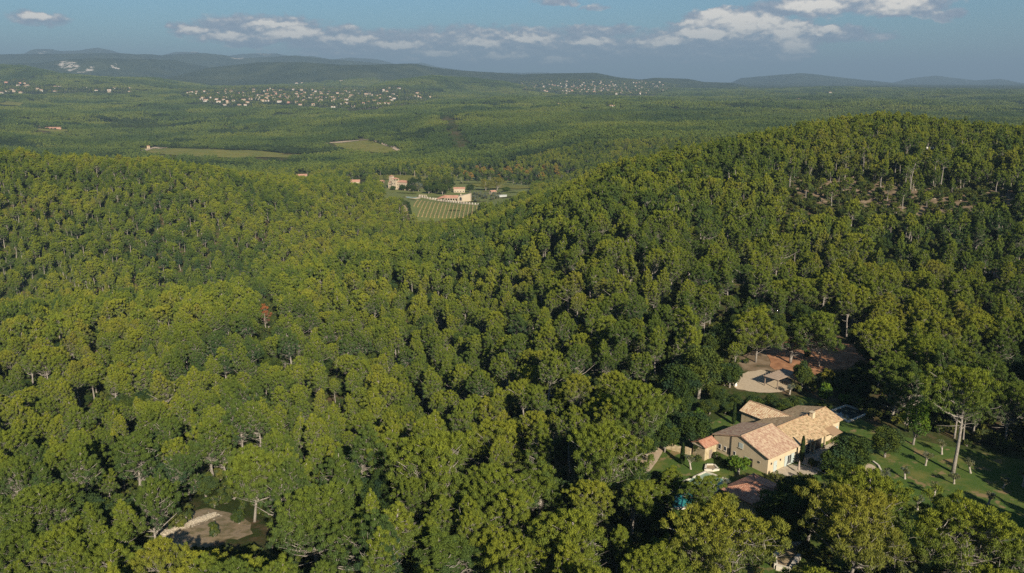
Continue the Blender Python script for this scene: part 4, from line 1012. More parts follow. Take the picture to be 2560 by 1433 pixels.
    a = on_gable('window', 8.62, 9.42, .5, 1.55, M_DARK, .03, label='round-topped dark opening')
    ar = MB(); k = [(8.62 + .4 + .4 * math.cos(x), 1.555 + .36 * math.sin(x)) for x in np.linspace(0, math.pi, 9)]
    ar.hexa([HW(u, -.034, z) for u, z in k], [HW(u, -.004, z) for u, z in k]); link('arched_head', ar.mesh('arched_head', M_DARK), a)
    s_ = on_gable('shutter', 5.82, 6.78, 3.0, 4.05, M_SHUT, .07, label='closed upper shutter'); on_gable('sill', 5.72, 6.88, 2.88, 2.99, M_STONE, .13, s_)
    on_gable('door', 3.4, 4.05, -.05, 1.75, M_DARK, .03); on_gable('shutter', 4.15, 5.3, -.02, 1.7, M_SHUT, .06, label='pale folded door shutter')
    oc = MB(); k = [(1.96 + .34 * math.cos(x), 1.78 + .27 * math.sin(x)) for x in np.linspace(0, 2 * math.pi, 15)[:-1]]
    oc.hexa([HW(u, -.05, z) for u, z in k], [HW(u, -.004, z) for u, z in k]); o = link('oval_window', oc.mesh('oval_window', M_STONE), t); o.location = -inv
    k = [(1.96 + .25 * math.cos(x), 1.78 + .19 * math.sin(x)) for x in np.linspace(0, 2 * math.pi, 15)[:-1]]; oc = MB(); oc.hexa([HW(u, -.07, z) for u, z in k], [HW(u, -.052, z) for u, z in k]); link('pane', oc.mesh('pane', M_GLASS), o)
    dp = MB(); dp.tube([HW(8.58, -.09, .0), HW(8.58, -.09, 4.55)], [.06, .06], 8); P('drainpipe', dp, M_DARK)
    # right-hand wall of the wing: u slightly below zero is outside
    def on_right(name, v0, v1, z0, z1, m, d=.06, par=None, u=0.0, label=None):
        b = MB(); q = ((u - .004 - d, v0), (u - .004 - d, v1), (u - .004, v1), (u - .004, v0))
        b.hexa([HW(a, v, z0) for a, v in q], [HW(a, v, z1) for a, v in q])
        o = link(name, b.mesh(name, m), par or t, label=label)
        if par is None: o.location = -inv
        return o
    dr = on_right('door', 1.75, 2.85, -.02, 2.15, M_SHUT, .05, label='pale blue-grey plank door'); on_right('handle', 2.65, 2.72, .95, 1.1, M_DARK, .1, dr)
    fd = on_right('french_door', 6.15, 7.3, -.02, 2.15, M_FRAME, .04)
    for q in (6.22, 6.79): on_right('pane', q, q + .45, .35, 2.05, M_GLASS, .06, fd)
    on_right('shutter', 5.2, 6.1, -.02, 2.2, M_SHUT, .09, label='open shutter'); on_right('shutter', 7.35, 8.25, -.02, 2.2, M_SHUT, .09, label='open shutter')
    for v in (.95, 3.75, 8.55):
        b = MB(); c0 = HW(-.12, v, 1.98); b.box(c0, (.16, .16, .3), RV, 0); b.box(c0 + np.array([0, 0, .18]), (.22, .22, .05), RV, 0); b.box(HW(-.04, v, 2.02), (.1, .06, .08), RV + 1.57, 0)
        la = P('wall_lamp', b, M_DARK); g = MB(); g.box(c0, (.12, .17, .2), RV); link('lamp_glass', g.mesh('lamp_glass', M_LAMPG), la)
    for v0, v1 in ((11.3, 12.7), (12.9, 14.3)):
        w = on_right('glazed_door', v0, v1, -.02, 2.5, M_FRAME, .05, None, .55)
        for q in (v0 + .08, (v0 + v1) / 2 + .03): on_right('pane', q, q + .55, .2, 2.4, M_GLASS, .07, w, .55)
    on_right('veranda_shade', 15.0, 18.2, -.02, 2.75, M_DARK, .03, None, .55)  # dark plate on the wall standing in for shade inside the veranda
    w = on_right('window', 24.0, 25.0, 1.0, 2.5, M_FRAME, .05, None, 1.55); on_right('pane', 24.1, 24.9, 1.1, 2.4, M_GLASS, .07, w, 1.55); on_right('shutter', 25.02, 25.6, .95, 2.55, M_SHUT, .08, None, 1.55)
    pl = MB()
    for v in (14.7, 18.3): pl.box(HW(-.15, v, 1.4), (.35, .35, 3.4), RV)
    P('porch_pier', pl, M_ROUGHR)
villa()

def tower():
    t = thing('tower', 'small square tower with a red tiled gable roof beside the villa', 'tower', tuple(HW(12.2, -3.5, 0)))
    inv = -Vector(HW(12.2, -3.5, 0))
    w = MB(); wall_prism(w, [(10.75, -5.2), (10.75, -1.8), (12.25, -1.8), (12.25, -5.2)], -.6, [2.85, 2.85, 3.5, 3.5]); wall_prism(w, [(12.252, -5.2), (12.252, -1.8), (13.75, -1.8), (13.75, -5.2)], -.6, [3.5, 3.5, 2.85, 2.85])
    part('wall', w, M_ROUGHR, t).location = inv
    rf = MB(); roof_slope(rf, (12.25, -5.5, 3.58), (12.25, -1.5, 3.58), (10.45, -1.5, 2.78), (10.45, -5.5, 2.78)); roof_slope(rf, (12.25, -1.5, 3.58), (12.25, -5.5, 3.58), (14.05, -5.5, 2.78), (14.05, -1.5, 2.78)); ridge_cap(rf, (12.25, -5.5, 3.74), (12.25, -1.5, 3.74))
    part('roof', rf, M_TILE_RED, t).location = inv
    co = MB(); co.hexa([HW(u, v, 2.6) for u, v in ((10.6, -5.35), (10.6, -5.21), (13.9, -5.21), (13.9, -5.35))], [HW(u, v, 2.78) for u, v in ((10.6, -5.35), (10.6, -5.21), (13.9, -5.21), (13.9, -5.35))]); part('cornice', co, M_STONE, t).location = inv
    d = MB(); d.hexa([HW(10.72, v, 0) for v in (-3.9,)] + [HW(10.72, -3.0, 0), HW(10.748, -3.0, 0), HW(10.748, -3.9, 0)], [HW(10.72, -3.9, 1.9), HW(10.72, -3.0, 1.9), HW(10.748, -3.0, 1.9), HW(10.748, -3.9, 1.9)]); part('door', d, M_WOOD, t).location = inv
    iv = MB(); rr = np.random.default_rng(3); P = np.array([HW(13.6 - abs(rr.normal()) * .5, -5.27, 2.6 - abs(rr.normal()) * .7) for _ in range(160)])
    me = leaves_mesh(P, unit(rr.normal(size=(160, 3))), np.full(160, .22), np.full(160, .16), unit(rr.normal(size=(160, 3))), rr.uniform(size=160), 'ivy', M_BUSH); link('ivy', me, t).location = inv
tower()

def garden_wall():
    t = thing('garden_wall', 'low broken stone wall with a pier running out from the tower', 'wall', tuple(HW(16, -5, 0)))
    b = MB(); rr = np.random.default_rng(8); iv = Vector(HW(16, -5, 0))
    for i in range(8):
        u = 14.3 + i * .62; b.box(HW(u, -5.6 - i * .22, .35 + .25 * rr.uniform()), (.66, .5, 1.4 + .5 * rr.uniform()), RU + .3 + rr.normal() * .04)
    part('wall', b, M_ROUGHR, t).location = -iv
    b = MB(); b.box(HW(19.5, -7.4, .85), (.62, .62, 2.2), RU); b.box(HW(19.5, -7.4, 2.0), (.8, .8, .14), RU); part('pier', b, M_COPING, t).location = -iv
garden_wall()

def pool_house():
    """red tiled hip-ended roof half under the oaks"""
    c = at(1900, 1262); cx, cy = c[0], c[1]; u = UD; v = VD
    def L(a, b, z): return np.array([cx + v[0] * a + u[0] * b, cy + v[1] * a + u[1] * b, z])
    t = thing('pool_house', 'low pool house with a dark red hipped tile roof shaded by oaks', 'pool house', (cx, cy, 0)); iv = Vector((cx, cy, 0))
    w = MB(); w.hexa([L(*q, -.5) for q in ((-4.2, -4.6), (4.2, -4.6), (4.2, 4.6), (-4.2, 4.6))], [L(*q, 2.35) for q in ((-4.2, -4.6), (4.2, -4.6), (4.2, 4.6), (-4.2, 4.6))]); part('wall', w, M_ROUGHR, t).location = -iv
    rf = MB(); e = 2.3; r0, r1 = (0, -1.2, 3.75), (0, 1.2, 3.75); k = (-4.7, -5.1, e), (4.7, -5.1, e), (4.7, 5.1, e), (-4.7, 5.1, e)
    roof_slope(rf, r1, r0, k[0], k[3], conv=L); roof_slope(rf, r0, r1, k[2], k[1], conv=L)
    for a, p, q in ((r0, k[1], k[0]), (r1, k[3], k[2])): roof_slope(rf, a, tuple(np.array(a) + (1e-3, 0, 0)), p, q, conv=L)
    ridge_cap(rf, (0, -1.2, 3.9), (0, 1.2, 3.9), conv=L)
    for q, a in ((k[0], r0), (k[1], r0), (k[2], r1), (k[3], r1)): ridge_cap(rf, tuple(np.array(q) + (0, 0, .15)), tuple(np.array(a) + (0, 0, .15)), .1, conv=L)
    part('roof', rf, M_TILE_RED, t).location = -iv
pool_house()

def pool(name, label, corners, wm, cw=.45, zt=.28, wl=.12, cat='pool', steps=False):
    P = np.array([q[:2] for q in corners]); c = P.mean(0); n = len(P)
    t = thing(name, label, cat, (c[0], c[1], 0)); iv = Vector((c[0], c[1], 0))
    D = P - c; out = c + D * (1 + cw / np.linalg.norm(D, axis=1, keepdims=True))
    cp = MB(); v = [(*p, zt) for p in out] + [(*p, zt) for p in P] + [(*p, -.3) for p in out] + [(*p, -.3) for p in P]
    f = [(i, (i + 1) % n, n + (i + 1) % n, n + i) for i in range(n)] + [(2 * n + i, 2 * n + (i + 1) % n, (i + 1) % n, i) for i in range(n)] + [(n + i, n + (i + 1) % n, 3 * n + (i + 1) % n, 3 * n + i) for i in range(n)]
    cp.add(v, f); part('coping', cp, M_COPING, t).location = -iv
    w = MB(); w.add([(*p, wl) for p in P], [tuple(range(n))]); part('water', w, wm, t).location = -iv
    return t
Q = lambda *L: [at(1560 + x / 5.818, 1120 + y / 5.818) for x, y in L]
pool('garden_basin', 'long garden basin of pale green water with stone coping', Q((890, 500), (1190, 365), (1500, 480), (1330, 640)), M_WATER1)
ang = np.linspace(0, 2 * math.pi, 19)[:-1]; pc = at(1690, 1246); rr = np.random.default_rng(4)
pool('turquoise_pond', 'round turquoise pond with a stone rim seen through pine branches', [np.array([pc[0] + (3.5 + rr.normal() * .15) * math.cos(a), pc[1] + (3.8 + rr.normal() * .2) * math.sin(a), 0]) for a in ang], M_WATER2, .5, cat='pond')
pool('shaded_pool', 'dark shaded swimming pool behind the far end of the villa', [HW(9.4, 36.6), HW(9.15, 42), HW(4.4, 42), HW(4.4, 34.6)], M_WATER3, .9)
drape('terrace', np.array([HW(-.05, 9.1), HW(-6.5, 9.0), HW(-7.5, 14), HW(-7, 19), HW(-2, 23), HW(.5, 23), HW(.5, 9.1)]), M_TERR, .09, 1.5, label='paved stone terrace under the villa eaves')
drape('stone_path', smoothpoly(np.array([HW(-.1, .3), HW(-1.6, .3), HW(-3.5, 4), HW(-6.5, 8.9), HW(-.1, 8.9)])), M_TERR, .085, 1.5, label='uneven stone path along the sunlit wall', rag=.07)
drape('curved_path', smoothpoly(pxpoly([(2150, 1165), (2170, 1158), (2190, 1168), (2200, 1185), (2185, 1197), (2165, 1190), (2150, 1185)])), M_GRAVEL, .10, 1.0, label='pale curved gravel path end on the lawn')
def kerb():
    b = MB(); L = [at(x, y) for x, y in ((2183, 1156), (2196, 1166), (2203, 1180), (2200, 1192), (2186, 1200))]
    for p, q in zip(L[:-1], L[1:]):
        d = q - p; b.box((p + q) / 2 + np.array([0, 0, .12]), (np.linalg.norm(d) + .1, .3, .4), math.atan2(d[1], d[0]))
    link('curved_kerb', b.mesh('curved_kerb', M_COPING), label='curved pale stone kerb round the gravel path end', category='kerb')
kerb()

def planter():
    P = Q((0, 0)); L = pxpoly([(1934, 1402), (1962, 1370), (2008, 1368), (2000, 1392), (1975, 1432), (1940, 1424)])
    c = L.mean(0); t = thing('stone_planter', 'long raised stone planter filled with bare soil on the lawn', 'planter', (c[0], c[1], 0)); iv = Vector((c[0], c[1], 0))
    b = MB(); n = len(L); rr = np.random.default_rng(9)
    for i in range(n):
        p, q = L[i], L[(i + 1) % n]; k = max(2, int(np.linalg.norm(q - p) / .75))
        for j in range(k):
            m = p + (q - p) * (j + .5) / k; d = q - p; b.box((m[0], m[1], .3), (np.linalg.norm(d) / k * .97, .55 + rr.uniform() * .12, .95 + rr.uniform() * .12), math.atan2(d[1], d[0]) + rr.normal() * .03)
    part('stone_edging', b, M_COPING, t).location = -iv
    s = MB(); D = L * .94 + c * .06; s.add([(p[0], p[1], .45) for p in D], [tuple(range(n))]); part('soil', s, M_EARTH, t).location = -iv
planter()

def flowerbed():
    L = Q((1195, 265), (1180, 335), (1290, 345), (1370, 330), (1310, 265)); c = np.mean(L, 0)
    t = thing('raised_bed', 'small raised stone bed of dark soil between basin and villa', 'planter', (c[0], c[1], 0)); iv = Vector((c[0], c[1], 0)); b = MB()
    for p, q in zip(L, L[1:] + L[:1]):
        d = q - p; b.box(((p + q) / 2)[:2].tolist() + [.2], (np.linalg.norm(d) + .3, .32, .55), math.atan2(d[1], d[0]))
    part('stone_edging', b, M_COPING, t).location = -iv
    s = MB(); s.add([(p[0], p[1], .28) for p in L], [tuple(range(len(L)))]); part('soil', s, M_EARTH, t).location = -iv
flowerbed()

def carport():
    T = [at(1760 + x / 5.118, 760 + y / 5.118) for x, y in ((775, 1050), (935, 1100), (1155, 1015), (990, 965))]
    c = np.mean(T, 0); t = thing('carport', 'open timber carport with a plank roof on the gravel court', 'carport', (c[0], c[1], 0)); iv = Vector((c[0], c[1], 0))
    for p in T:
        b = MB(); b.box((p[0], p[1], p[2] + 1.05), (.2, .2, 2.7), .6); part('post', b, M_WOOD, t).location = -iv
    rf = MB(); D = [c + (p - c) * 1.12 for p in T]
    rf.hexa([(p[0], p[1], 2.55) for p in D], [(p[0], p[1], 2.68) for p in D]); 
    part('roof', rf, M_ROOFWOOD, t).location = -iv
    bm = MB()
    for i in range(9):
        f = i / 8; p = D[0] + (D[3] - D[0]) * f; q = D[1] + (D[2] - D[1]) * f; d = q - p; bm.box(((p + q) / 2)[:2].tolist() + [2.73], (np.linalg.norm(d) + .3, .16, .09), math.atan2(d[1], d[0]))
    part('slatting', bm, M_ROOFWOOD, t).location = -iv
carport()

def gate_pillar(px, py, h, label):
    p = at(px, py); t = thing('gate_pillar', label, 'pillar', tuple(p)); b = MB(); b.box((0, 0, h / 2 - .2), (.6, .6, h + .4), .5); part('shaft', b, M_WHITE, t); b = MB(); b.box((0, 0, h + .08), (.8, .8, .16), .5); part('cap', b, M_COPING, t)
gate_pillar(1838, 966, 1.7, 'white gate pillar at the near corner of the gravel court')

def parasol(px, py, label):
    p = at(px, py); t = thing('furled_parasol', label, 'parasol', tuple(p)); b = MB(); b.tube([(0, 0, -.1), (0, 0, 2.75)], [.03, .025], 6); part('pole', b, M_WOOD, t)
    b = MB(); b.tube([(0, 0, .75), (0, 0, 1.0), (0, 0, 1.6), (0, 0, 2.3), (0, 0, 2.62)], [.20, .26, .17, .14, .04], 9); part('canopy', b, M_CANVAS, t); b = MB(); b.box((0, 0, .03), (.6, .6, .1)); part('base', b, M_DARK, t)
parasol(1600 + 1575 / 3.981, 960 + 892 / 3.981, 'furled beige parasol on the stone path by the sunlit wall'); parasol(1600 + 1838 / 3.981, 960 + 820 / 3.981, 'furled brown parasol standing out on the shaded terrace')

def small_tree(name, label, cat, build, leafm, bark, p, rz=0., group=None):
    tr, cr = build; t = thing(name, label, cat, tuple(p), rz, group); link('trunk', tr.mesh('trunk', bark, True), t); link('crown', leaves_mesh(*cr, 'crown', leafm), t); return t

# fig: wide flat crown on a pale trunk in front of the gable
p = at(1846, 1186)
tr, cr = gen_broad(120, 3.3, 2.7, .46, n_cl=30, nleaf=1300, llen=.42, lwid=.34, trunk=.03, flat=.6); tr.tube([(0, 0, -.3), (0, 0, 1.4)], [.26, .2], 8)
small_tree('fig_tree', 'bright green wide-crowned fig with a whitewashed trunk before the gable', 'tree', (tr, cr), M_GREEN, M_BARK2, p)
# bright oak right of the villa and other garden trees
for (bx, by, h, ra, lm, nm, lb) in ((2282, 1112, 10.5, 3.6, M_GREEN, 'garden_oak', 'tall bright green oak at the shaded edge of the olive lawn'), (1748, 1052, 3.2, 1.1, M_GREEN, 'garden_shrub', 'slim green shrub in the shade behind the small tower'),
                                    (2060, 1010, 5.5, 2.0, M_GREEN, 'garden_oak', 'young light green tree behind the villa chimney'), (2112, 1012, 2.6, 1.7, M_GREEN, 'garden_shrub', 'rounded light green bush near the dark pool'),
                                    (2068, 960, 4.0, 1.9, M_FALL, 'garden_oak', 'thin yellowing tree beyond the timber carport'), (1880, 870, 9.0, 3.2, M_FALL, 'garden_oak', 'yellow-green turning tree standing at the gravel court edge')):
    small_tree(nm, lb, 'tree' if 'oak' in nm else 'shrub', gen_broad(int(bx), h, ra, .14, n_cl=26, nleaf=2600, llen=.36, lwid=.26), lm, M_BARK, at(bx, by))
# cypresses
for i, (bx, by, h, lb) in enumerate(((2003, 1157, 5.6, 'slim dark cypress against the villa inner corner'), (1705, 1162, 4.6, 'slim dark cypress beside the broken garden wall'), (1834, 1062, 5.4, 'slim cypress in the shadow behind the annex wall'))):
    small_tree('cypress_tree', lb, 'tree', gen_cypress(130 + i, h, .42), M_CYP, M_BARK, at(bx, by), 0, 'cypresses of the garden')
# olives
def olive_build(seed, h, ra):
    r = np.random.default_rng(seed); tr = MB(); k = r.normal(size=2) * .2; ht_ = h * .45
    tr.tube([(0, 0, -.2), (0, 0, .05), (k[0] * .5, k[1] * .5, ht_ * .55), (k[0], k[1], ht_)], [.34, .22, .15, .17], 8); cents = []; rads = []
    for i in range(9):
        th = i * 2.4 + r.normal() * .3; q = ra * r.uniform(.3, .8); c = np.array([k[0] + q * math.cos(th), k[1] + q * math.sin(th), ht_ + (h - ht_) * r.uniform(.35, .85)]); cents.append(c); rads.append(ra * r.uniform(.3, .45))
        tr.tube([(k[0], k[1], ht_ - .05), (c + np.array([k[0], k[1], ht_])) / 2 + r.normal(size=3) * .06, c], [.09, .055, .015], 5, cap=False)
    return tr, crown_cloud(r, np.array(cents), np.array(rads), 620, .26, .09, .4, .85)
O3 = lambda x, y: (2060 + x / 4.478, 980 + y / 4.478)
OL = [(O3(1135, 825), 2.9, 1.15, 'leaning olive with a forked trunk, in a worn ring below the shaded lawn edge'), (O3(1318, 700), 2.8, 1.1, 'grey olive highest up the lawn, close behind the tall lone pine'), (O3(1640, 910), 2.8, 1.0, 'straight-trunked olive in a red earth ring beyond the tall lone pine'),
      (O3(905, 975), 2.3, .85, 'small olive on open grass nearest the curved kerb'), (O3(1230, 1185), 3.0, .95, 'olive with a flared pale trunk in the middle of the lawn'), (O3(1455, 1030), 2.2, 1.0, 'olive growing right before the foot of the tall lone pine'),
      (O3(1045, 1320), 2.7, .9, 'thin olive in the worn red patch low on the lawn'), (O3(1840, 1265), 2.7, .85, 'nearly bare forked olive at the dark wood edge'), (O3(2000, 1080), 2.0, .9, 'leafless low olive in the deep shade of the lawn'), (O3(2225, 1060), 3.6, 1.3, 'sparse greyish olive at the far side of the lawn'), (O3(690, 985), 1.6, 1.2, 'low grey-green olive bush beside the curved kerb'),
      ((1560 + 970 / 5.818, 1120 + 312 / 5.818), 3.0, 1.0, 'olive with a thick pale trunk between tower and basin'), ((1560 + 345 / 5.818, 1120 + 562 / 5.818), 3.4, 1.3, 'stout olive at the wood side of the turquoise pond'), ((1560 + 345 / 5.818, 1120 + 862 / 5.818), 3.6, 1.5, 'broad olive on the grass below the turquoise pond'),
      ((1560 + 1450 / 5.818, 1120 + 610 / 5.818), 2.2, 1.2, 'bushy grey olive at the end of the garden basin'), ((1760 + 1095 / 5.118, 760 + 1155 / 5.118), 2.6, 1.1, 'olive on the shaded grass between carport and villa'), ((1760 + 1885 / 5.118, 760 + 940 / 5.118), 2.6, 1.0, 'lone olive in the dark past the red soil'), ((1640, 1128), 2.6, 1.1, 'twisted olive in the bare earth beside the wood')]
for i, ((x, y), h, ra, lb) in enumerate(OL): small_tree('olive_tree', lb, 'tree', olive_build(200 + i, h, ra), M_OLIVE, M_BARK2, at(x, y), i * 1.7, 'olive trees of the garden')
for i, (x, y, h, ra, lb) in enumerate(((1745, 1155, 1.5, 1.1, 'dark clipped shrub at the foot of the tower'), (1790, 1148, 1.6, 1.0, 'reddish dark bush against the gable wall foot'), (1815, 1165, 1.1, 1.2, 'low dark shrub in the shade of the fig'), (2030, 1165, 1.5, 1.6, 'dark bush beside the villa cypress'), (2060, 1180, 1.4, 1.3, 'round shrub on the terrace corner'), (1900, 1205, 1.2, 1.5, 'untidy shrub at the lit corner of the villa'), (2120, 1212, 1.4, 1.6, 'grey-green bush below the terrace'), (1945, 1205, 2.0, 1.8, 'loose bush beside the pool house roof'), (2000, 1205, 1.8, 1.7, 'broad bush between path and pool house'))):
    small_tree('garden_shrub', lb, 'shrub', gen_broad(300 + i, h, ra, .02, n_cl=12, nleaf=700, llen=.26, lwid=.17), M_BUSH, M_BARK, at(x, y), i, 'shrubs round the villa')

# the tall lone pine on the lawn
p = at(2382, 1182)
def lone_pine():
    tr, cr = gen_pine(77, 21.0, 5.6, .56, n_cl=200, nleaf=25000, llen=.42, lwid=.11, top=.5, limbs=44, dead=4, peak=.8, twigs=160, bk=.05, wk=.06); r = np.random.default_rng(5)
    for i in range(13):
        z0 = r.uniform(7, 13.5); th = r.uniform(0, 6.28); ln = r.uniform(.8, 3.4); tr.tube([(0.3, 0, z0), (ln * .6 * math.cos(th), ln * .6 * math.sin(th), z0 + .5), (ln * math.cos(th), ln * math.sin(th), z0 + .35)], [.06, .04, .012], 4, cap=False)
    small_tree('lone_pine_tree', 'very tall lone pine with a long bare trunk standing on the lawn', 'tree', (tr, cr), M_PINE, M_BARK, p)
lone_pine()
# the dead pines
for (x, y, h, ra, sd_, lb) in ((660, 760, 12, 3.0, 88, 'rust-brown dead pine standing in the middle of the green wood'), (2012, 352, 9, 2.0, 89, 'brown dead pine near the crest of the hill')):
    small_tree('dead_pine_tree', lb, 'tree', gen_pine(sd_, h, ra, .3, n_cl=30, nleaf=1300, llen=.6, lwid=.22, top=.3, limbs=14, dead=10), M_DEAD, M_BARK, at(x, y, h))
# thin tall pines on the hill clearing
k = 0
for (bx, by, ty, lb) in ((2110, 452, 385, 'thin bare-stemmed pine at the clearing back edge'), (2155, 445, 372, 'dark pine leaning over the red gap of the clearing'), (2276, 482, 400, 'straight thin pine in the middle of the stony clearing'), (2332, 468, 392, 'bare-stemmed pine beside the cabin side of the clearing'), (2350, 478, 402, 'slanting bare pine stem beside its twin on the clearing')):
    q = at(bx, by); h = (by - ty) * math.hypot(q[0], q[1]) / FPX * 1.02
    small_tree('pine_tree', lb, 'tree', gen_pine(400 + k, h, h * .22, .62, n_cl=24, nleaf=1700, llen=.6, lwid=.25, limbs=9, dead=5), M_PINE, M_BARK, q, 0, 'pines of the near wood'); k += 1

# rubble bank and stones
def stones(mb, P, size, r):
    for q in P:
        s = size * r.uniform(.5, 1.4); d = unit(r.normal(size=(8, 3)))
        base = np.array([(a, b, c) for c in (-.5, .5) for a, b in ((-1, -1), (1, -1), (1, 1), (-1, 1))]) * s * np.array([.6, .45, .7]) + d * s * .22
        th = r.uniform(0, 6.28); Rm = np.array([[math.cos(th), -math.sin(th), 0], [math.sin(th), math.cos(th), 0], [0, 0, 1]]); v = base @ Rm.T + q
        mb.add(v, [(3, 2, 1, 0), (4, 5, 6, 7), (0, 1, 5, 4), (1, 2, 6, 5), (2, 3, 7, 6), (3, 0, 4, 7)])
r = np.random.default_rng(12); b = MB(); a0, a1 = at(388, 1346), at(540, 1286)
L = []
for i in range(1300):
    f = r.uniform(); q = a0 + (a1 - a0) * f; w = r.normal() * .75; dd = unit(np.array([-(a1 - a0)[1], (a1 - a0)[0]])); q = q[:2] + dd * w; L.append([*q, float(Z(*q)[0]) + max(0, .45 - abs(w) * .4) * r.uniform(.2, 1)])
stones(b, np.array(L), .22, r)
link('rubble', b.mesh('rubble', M_STONE), kind='stuff', label='bank of pale rubble stones across the woodland clearing')
b = MB(); q0 = at(445, 1372); stones(b, np.array([[q0[0] + r.normal() * .8, q0[1] + r.normal() * .5, q0[2] + .2 + abs(r.normal()) * .3] for _ in range(60)]), .36, r)
link('rubble_heap', b.mesh('rubble_heap', M_STONE), kind='stuff', label='small heap of pale stones near the rubble bank')
b = MB(); L = []
for i in range(90):
    x, y = r.uniform(2000, 2560), r.uniform(430, 520); L.append(at(x, y) + np.array([0, 0, .1]))
stones(b, np.array(L), .6, r); link('scattered_rubble', b.mesh('scattered_rubble', M_STONE), kind='stuff', label='pale stones strewn over the red hill clearing')

def gable_house(name, label, cat, p, L, W, h, rh, rz, mw, mr, group=None, win=True, parts=True, hip=False):
    """small house: walls, roof, window and door openings"""
    ca, sa = math.cos(rz), math.sin(rz)
    def T(x, y, z): return np.array([x * ca - y * sa, x * sa + y * ca, z])
    w = MB(); w.hexa([T(-L / 2, -W / 2, -1.5), T(L / 2, -W / 2, -1.5), T(L / 2, 0, -1.5), T(-L / 2, 0, -1.5)], [T(-L / 2, -W / 2, h), T(L / 2, -W / 2, h), T(L / 2, 0, h + rh), T(-L / 2, 0, h + rh)])
    w.hexa([T(-L / 2, .004, -1.5), T(L / 2, .004, -1.5), T(L / 2, W / 2, -1.5), T(-L / 2, W / 2, -1.5)], [T(-L / 2, .004, h + rh), T(L / 2, .004, h + rh), T(L / 2, W / 2, h), T(-L / 2, W / 2, h)])
    o_ = .4; k = rh / (W / 2); e = h - k * o_ + .03; rt = h + rh + .03
    def slope(mb, s, mi): mb.hexa([T(-L / 2 - o_, 0, rt), T(L / 2 + o_, 0, rt), T(L / 2 + o_, s * (W / 2 + o_), e), T(-L / 2 - o_, s * (W / 2 + o_), e)][::s], [T(-L / 2 - o_, 0, rt + .22), T(L / 2 + o_, 0, rt + .22), T(L / 2 + o_, s * (W / 2 + o_), e + .22), T(-L / 2 - o_, s * (W / 2 + o_), e + .22)][::s], mi)
    wins = []
    if win:
        n = max(1, int(L / 3.4))
        for s in (-1, 1):
            for i in range(n):
                x = -L / 2 + (i + .5) * L / n
                for z in ([1.2] if h < 4.5 else [1.2, 4.0]):
                    if z + 1.3 < h: wins.append((x, s * (W / 2 + .02), z, 1.1, .08))
    def wbox(mb, q, mi): c = T(q[0], q[1], q[2] + .65); mb.box(c, (q[3], q[4], 1.3), rz, mi)
    if not parts:
        slope(w, -1, 1); slope(w, 1, 1)
        for q in wins: wbox(w, q, 2)
        o = link(name, w.mesh(name, [mw, mr, M_GLASS]), loc=tuple(p), label=label, category=cat, group=group); return o
    t = thing(name, label, cat, tuple(p), 0, group); part('wall', w, mw, t); rf = MB(); slope(rf, -1, 0); slope(rf, 1, 0); part('roof', rf, mr, t)
    for q in wins: b = MB(); wbox(b, q, 0); part('window', b, M_GLASS, t)
    return t
p = at(2527, 430); gable_house('hillside_cabin', 'grey plank cabin with an orange tiled roof on the hillside', 'cabin', p, 7, 5, 2.6, 1.3, -.5, M_HUT, M_TILE_FAR)
p = at(2321, 384); gable_house('shed', 'small pale shed with a light grey roof among the hill pines', 'shed', p, 5.5, 4, 3.4, .5, .1, M_HUT, M_WHITE)
p = at(2490, 688)
t = thing('rail_fence', 'short white rail fence at the wood edge on the slope', 'fence', tuple(p)); b = MB()
for i in range(6): b2 = MB(); b2.box((i * 1.6 - 4, i * .2, .6), (.14, .14, 1.6)); part('post', b2, M_WHITE, t)
for z in (.5, 1.1): b.tube([(-4, 0, z), (4, 1.0, z)], [.06, .06], 5)
part('rail', b, M_WHITE, t)
drape('slope_soil', smoothpoly(pxpoly([(2470, 690), (2490, 678), (2560, 672), (2600, 690), (2560, 705), (2500, 702)])), M_REDSOIL, .35, 2.0, label='bare red bank beside the rail fence', rag=.07)

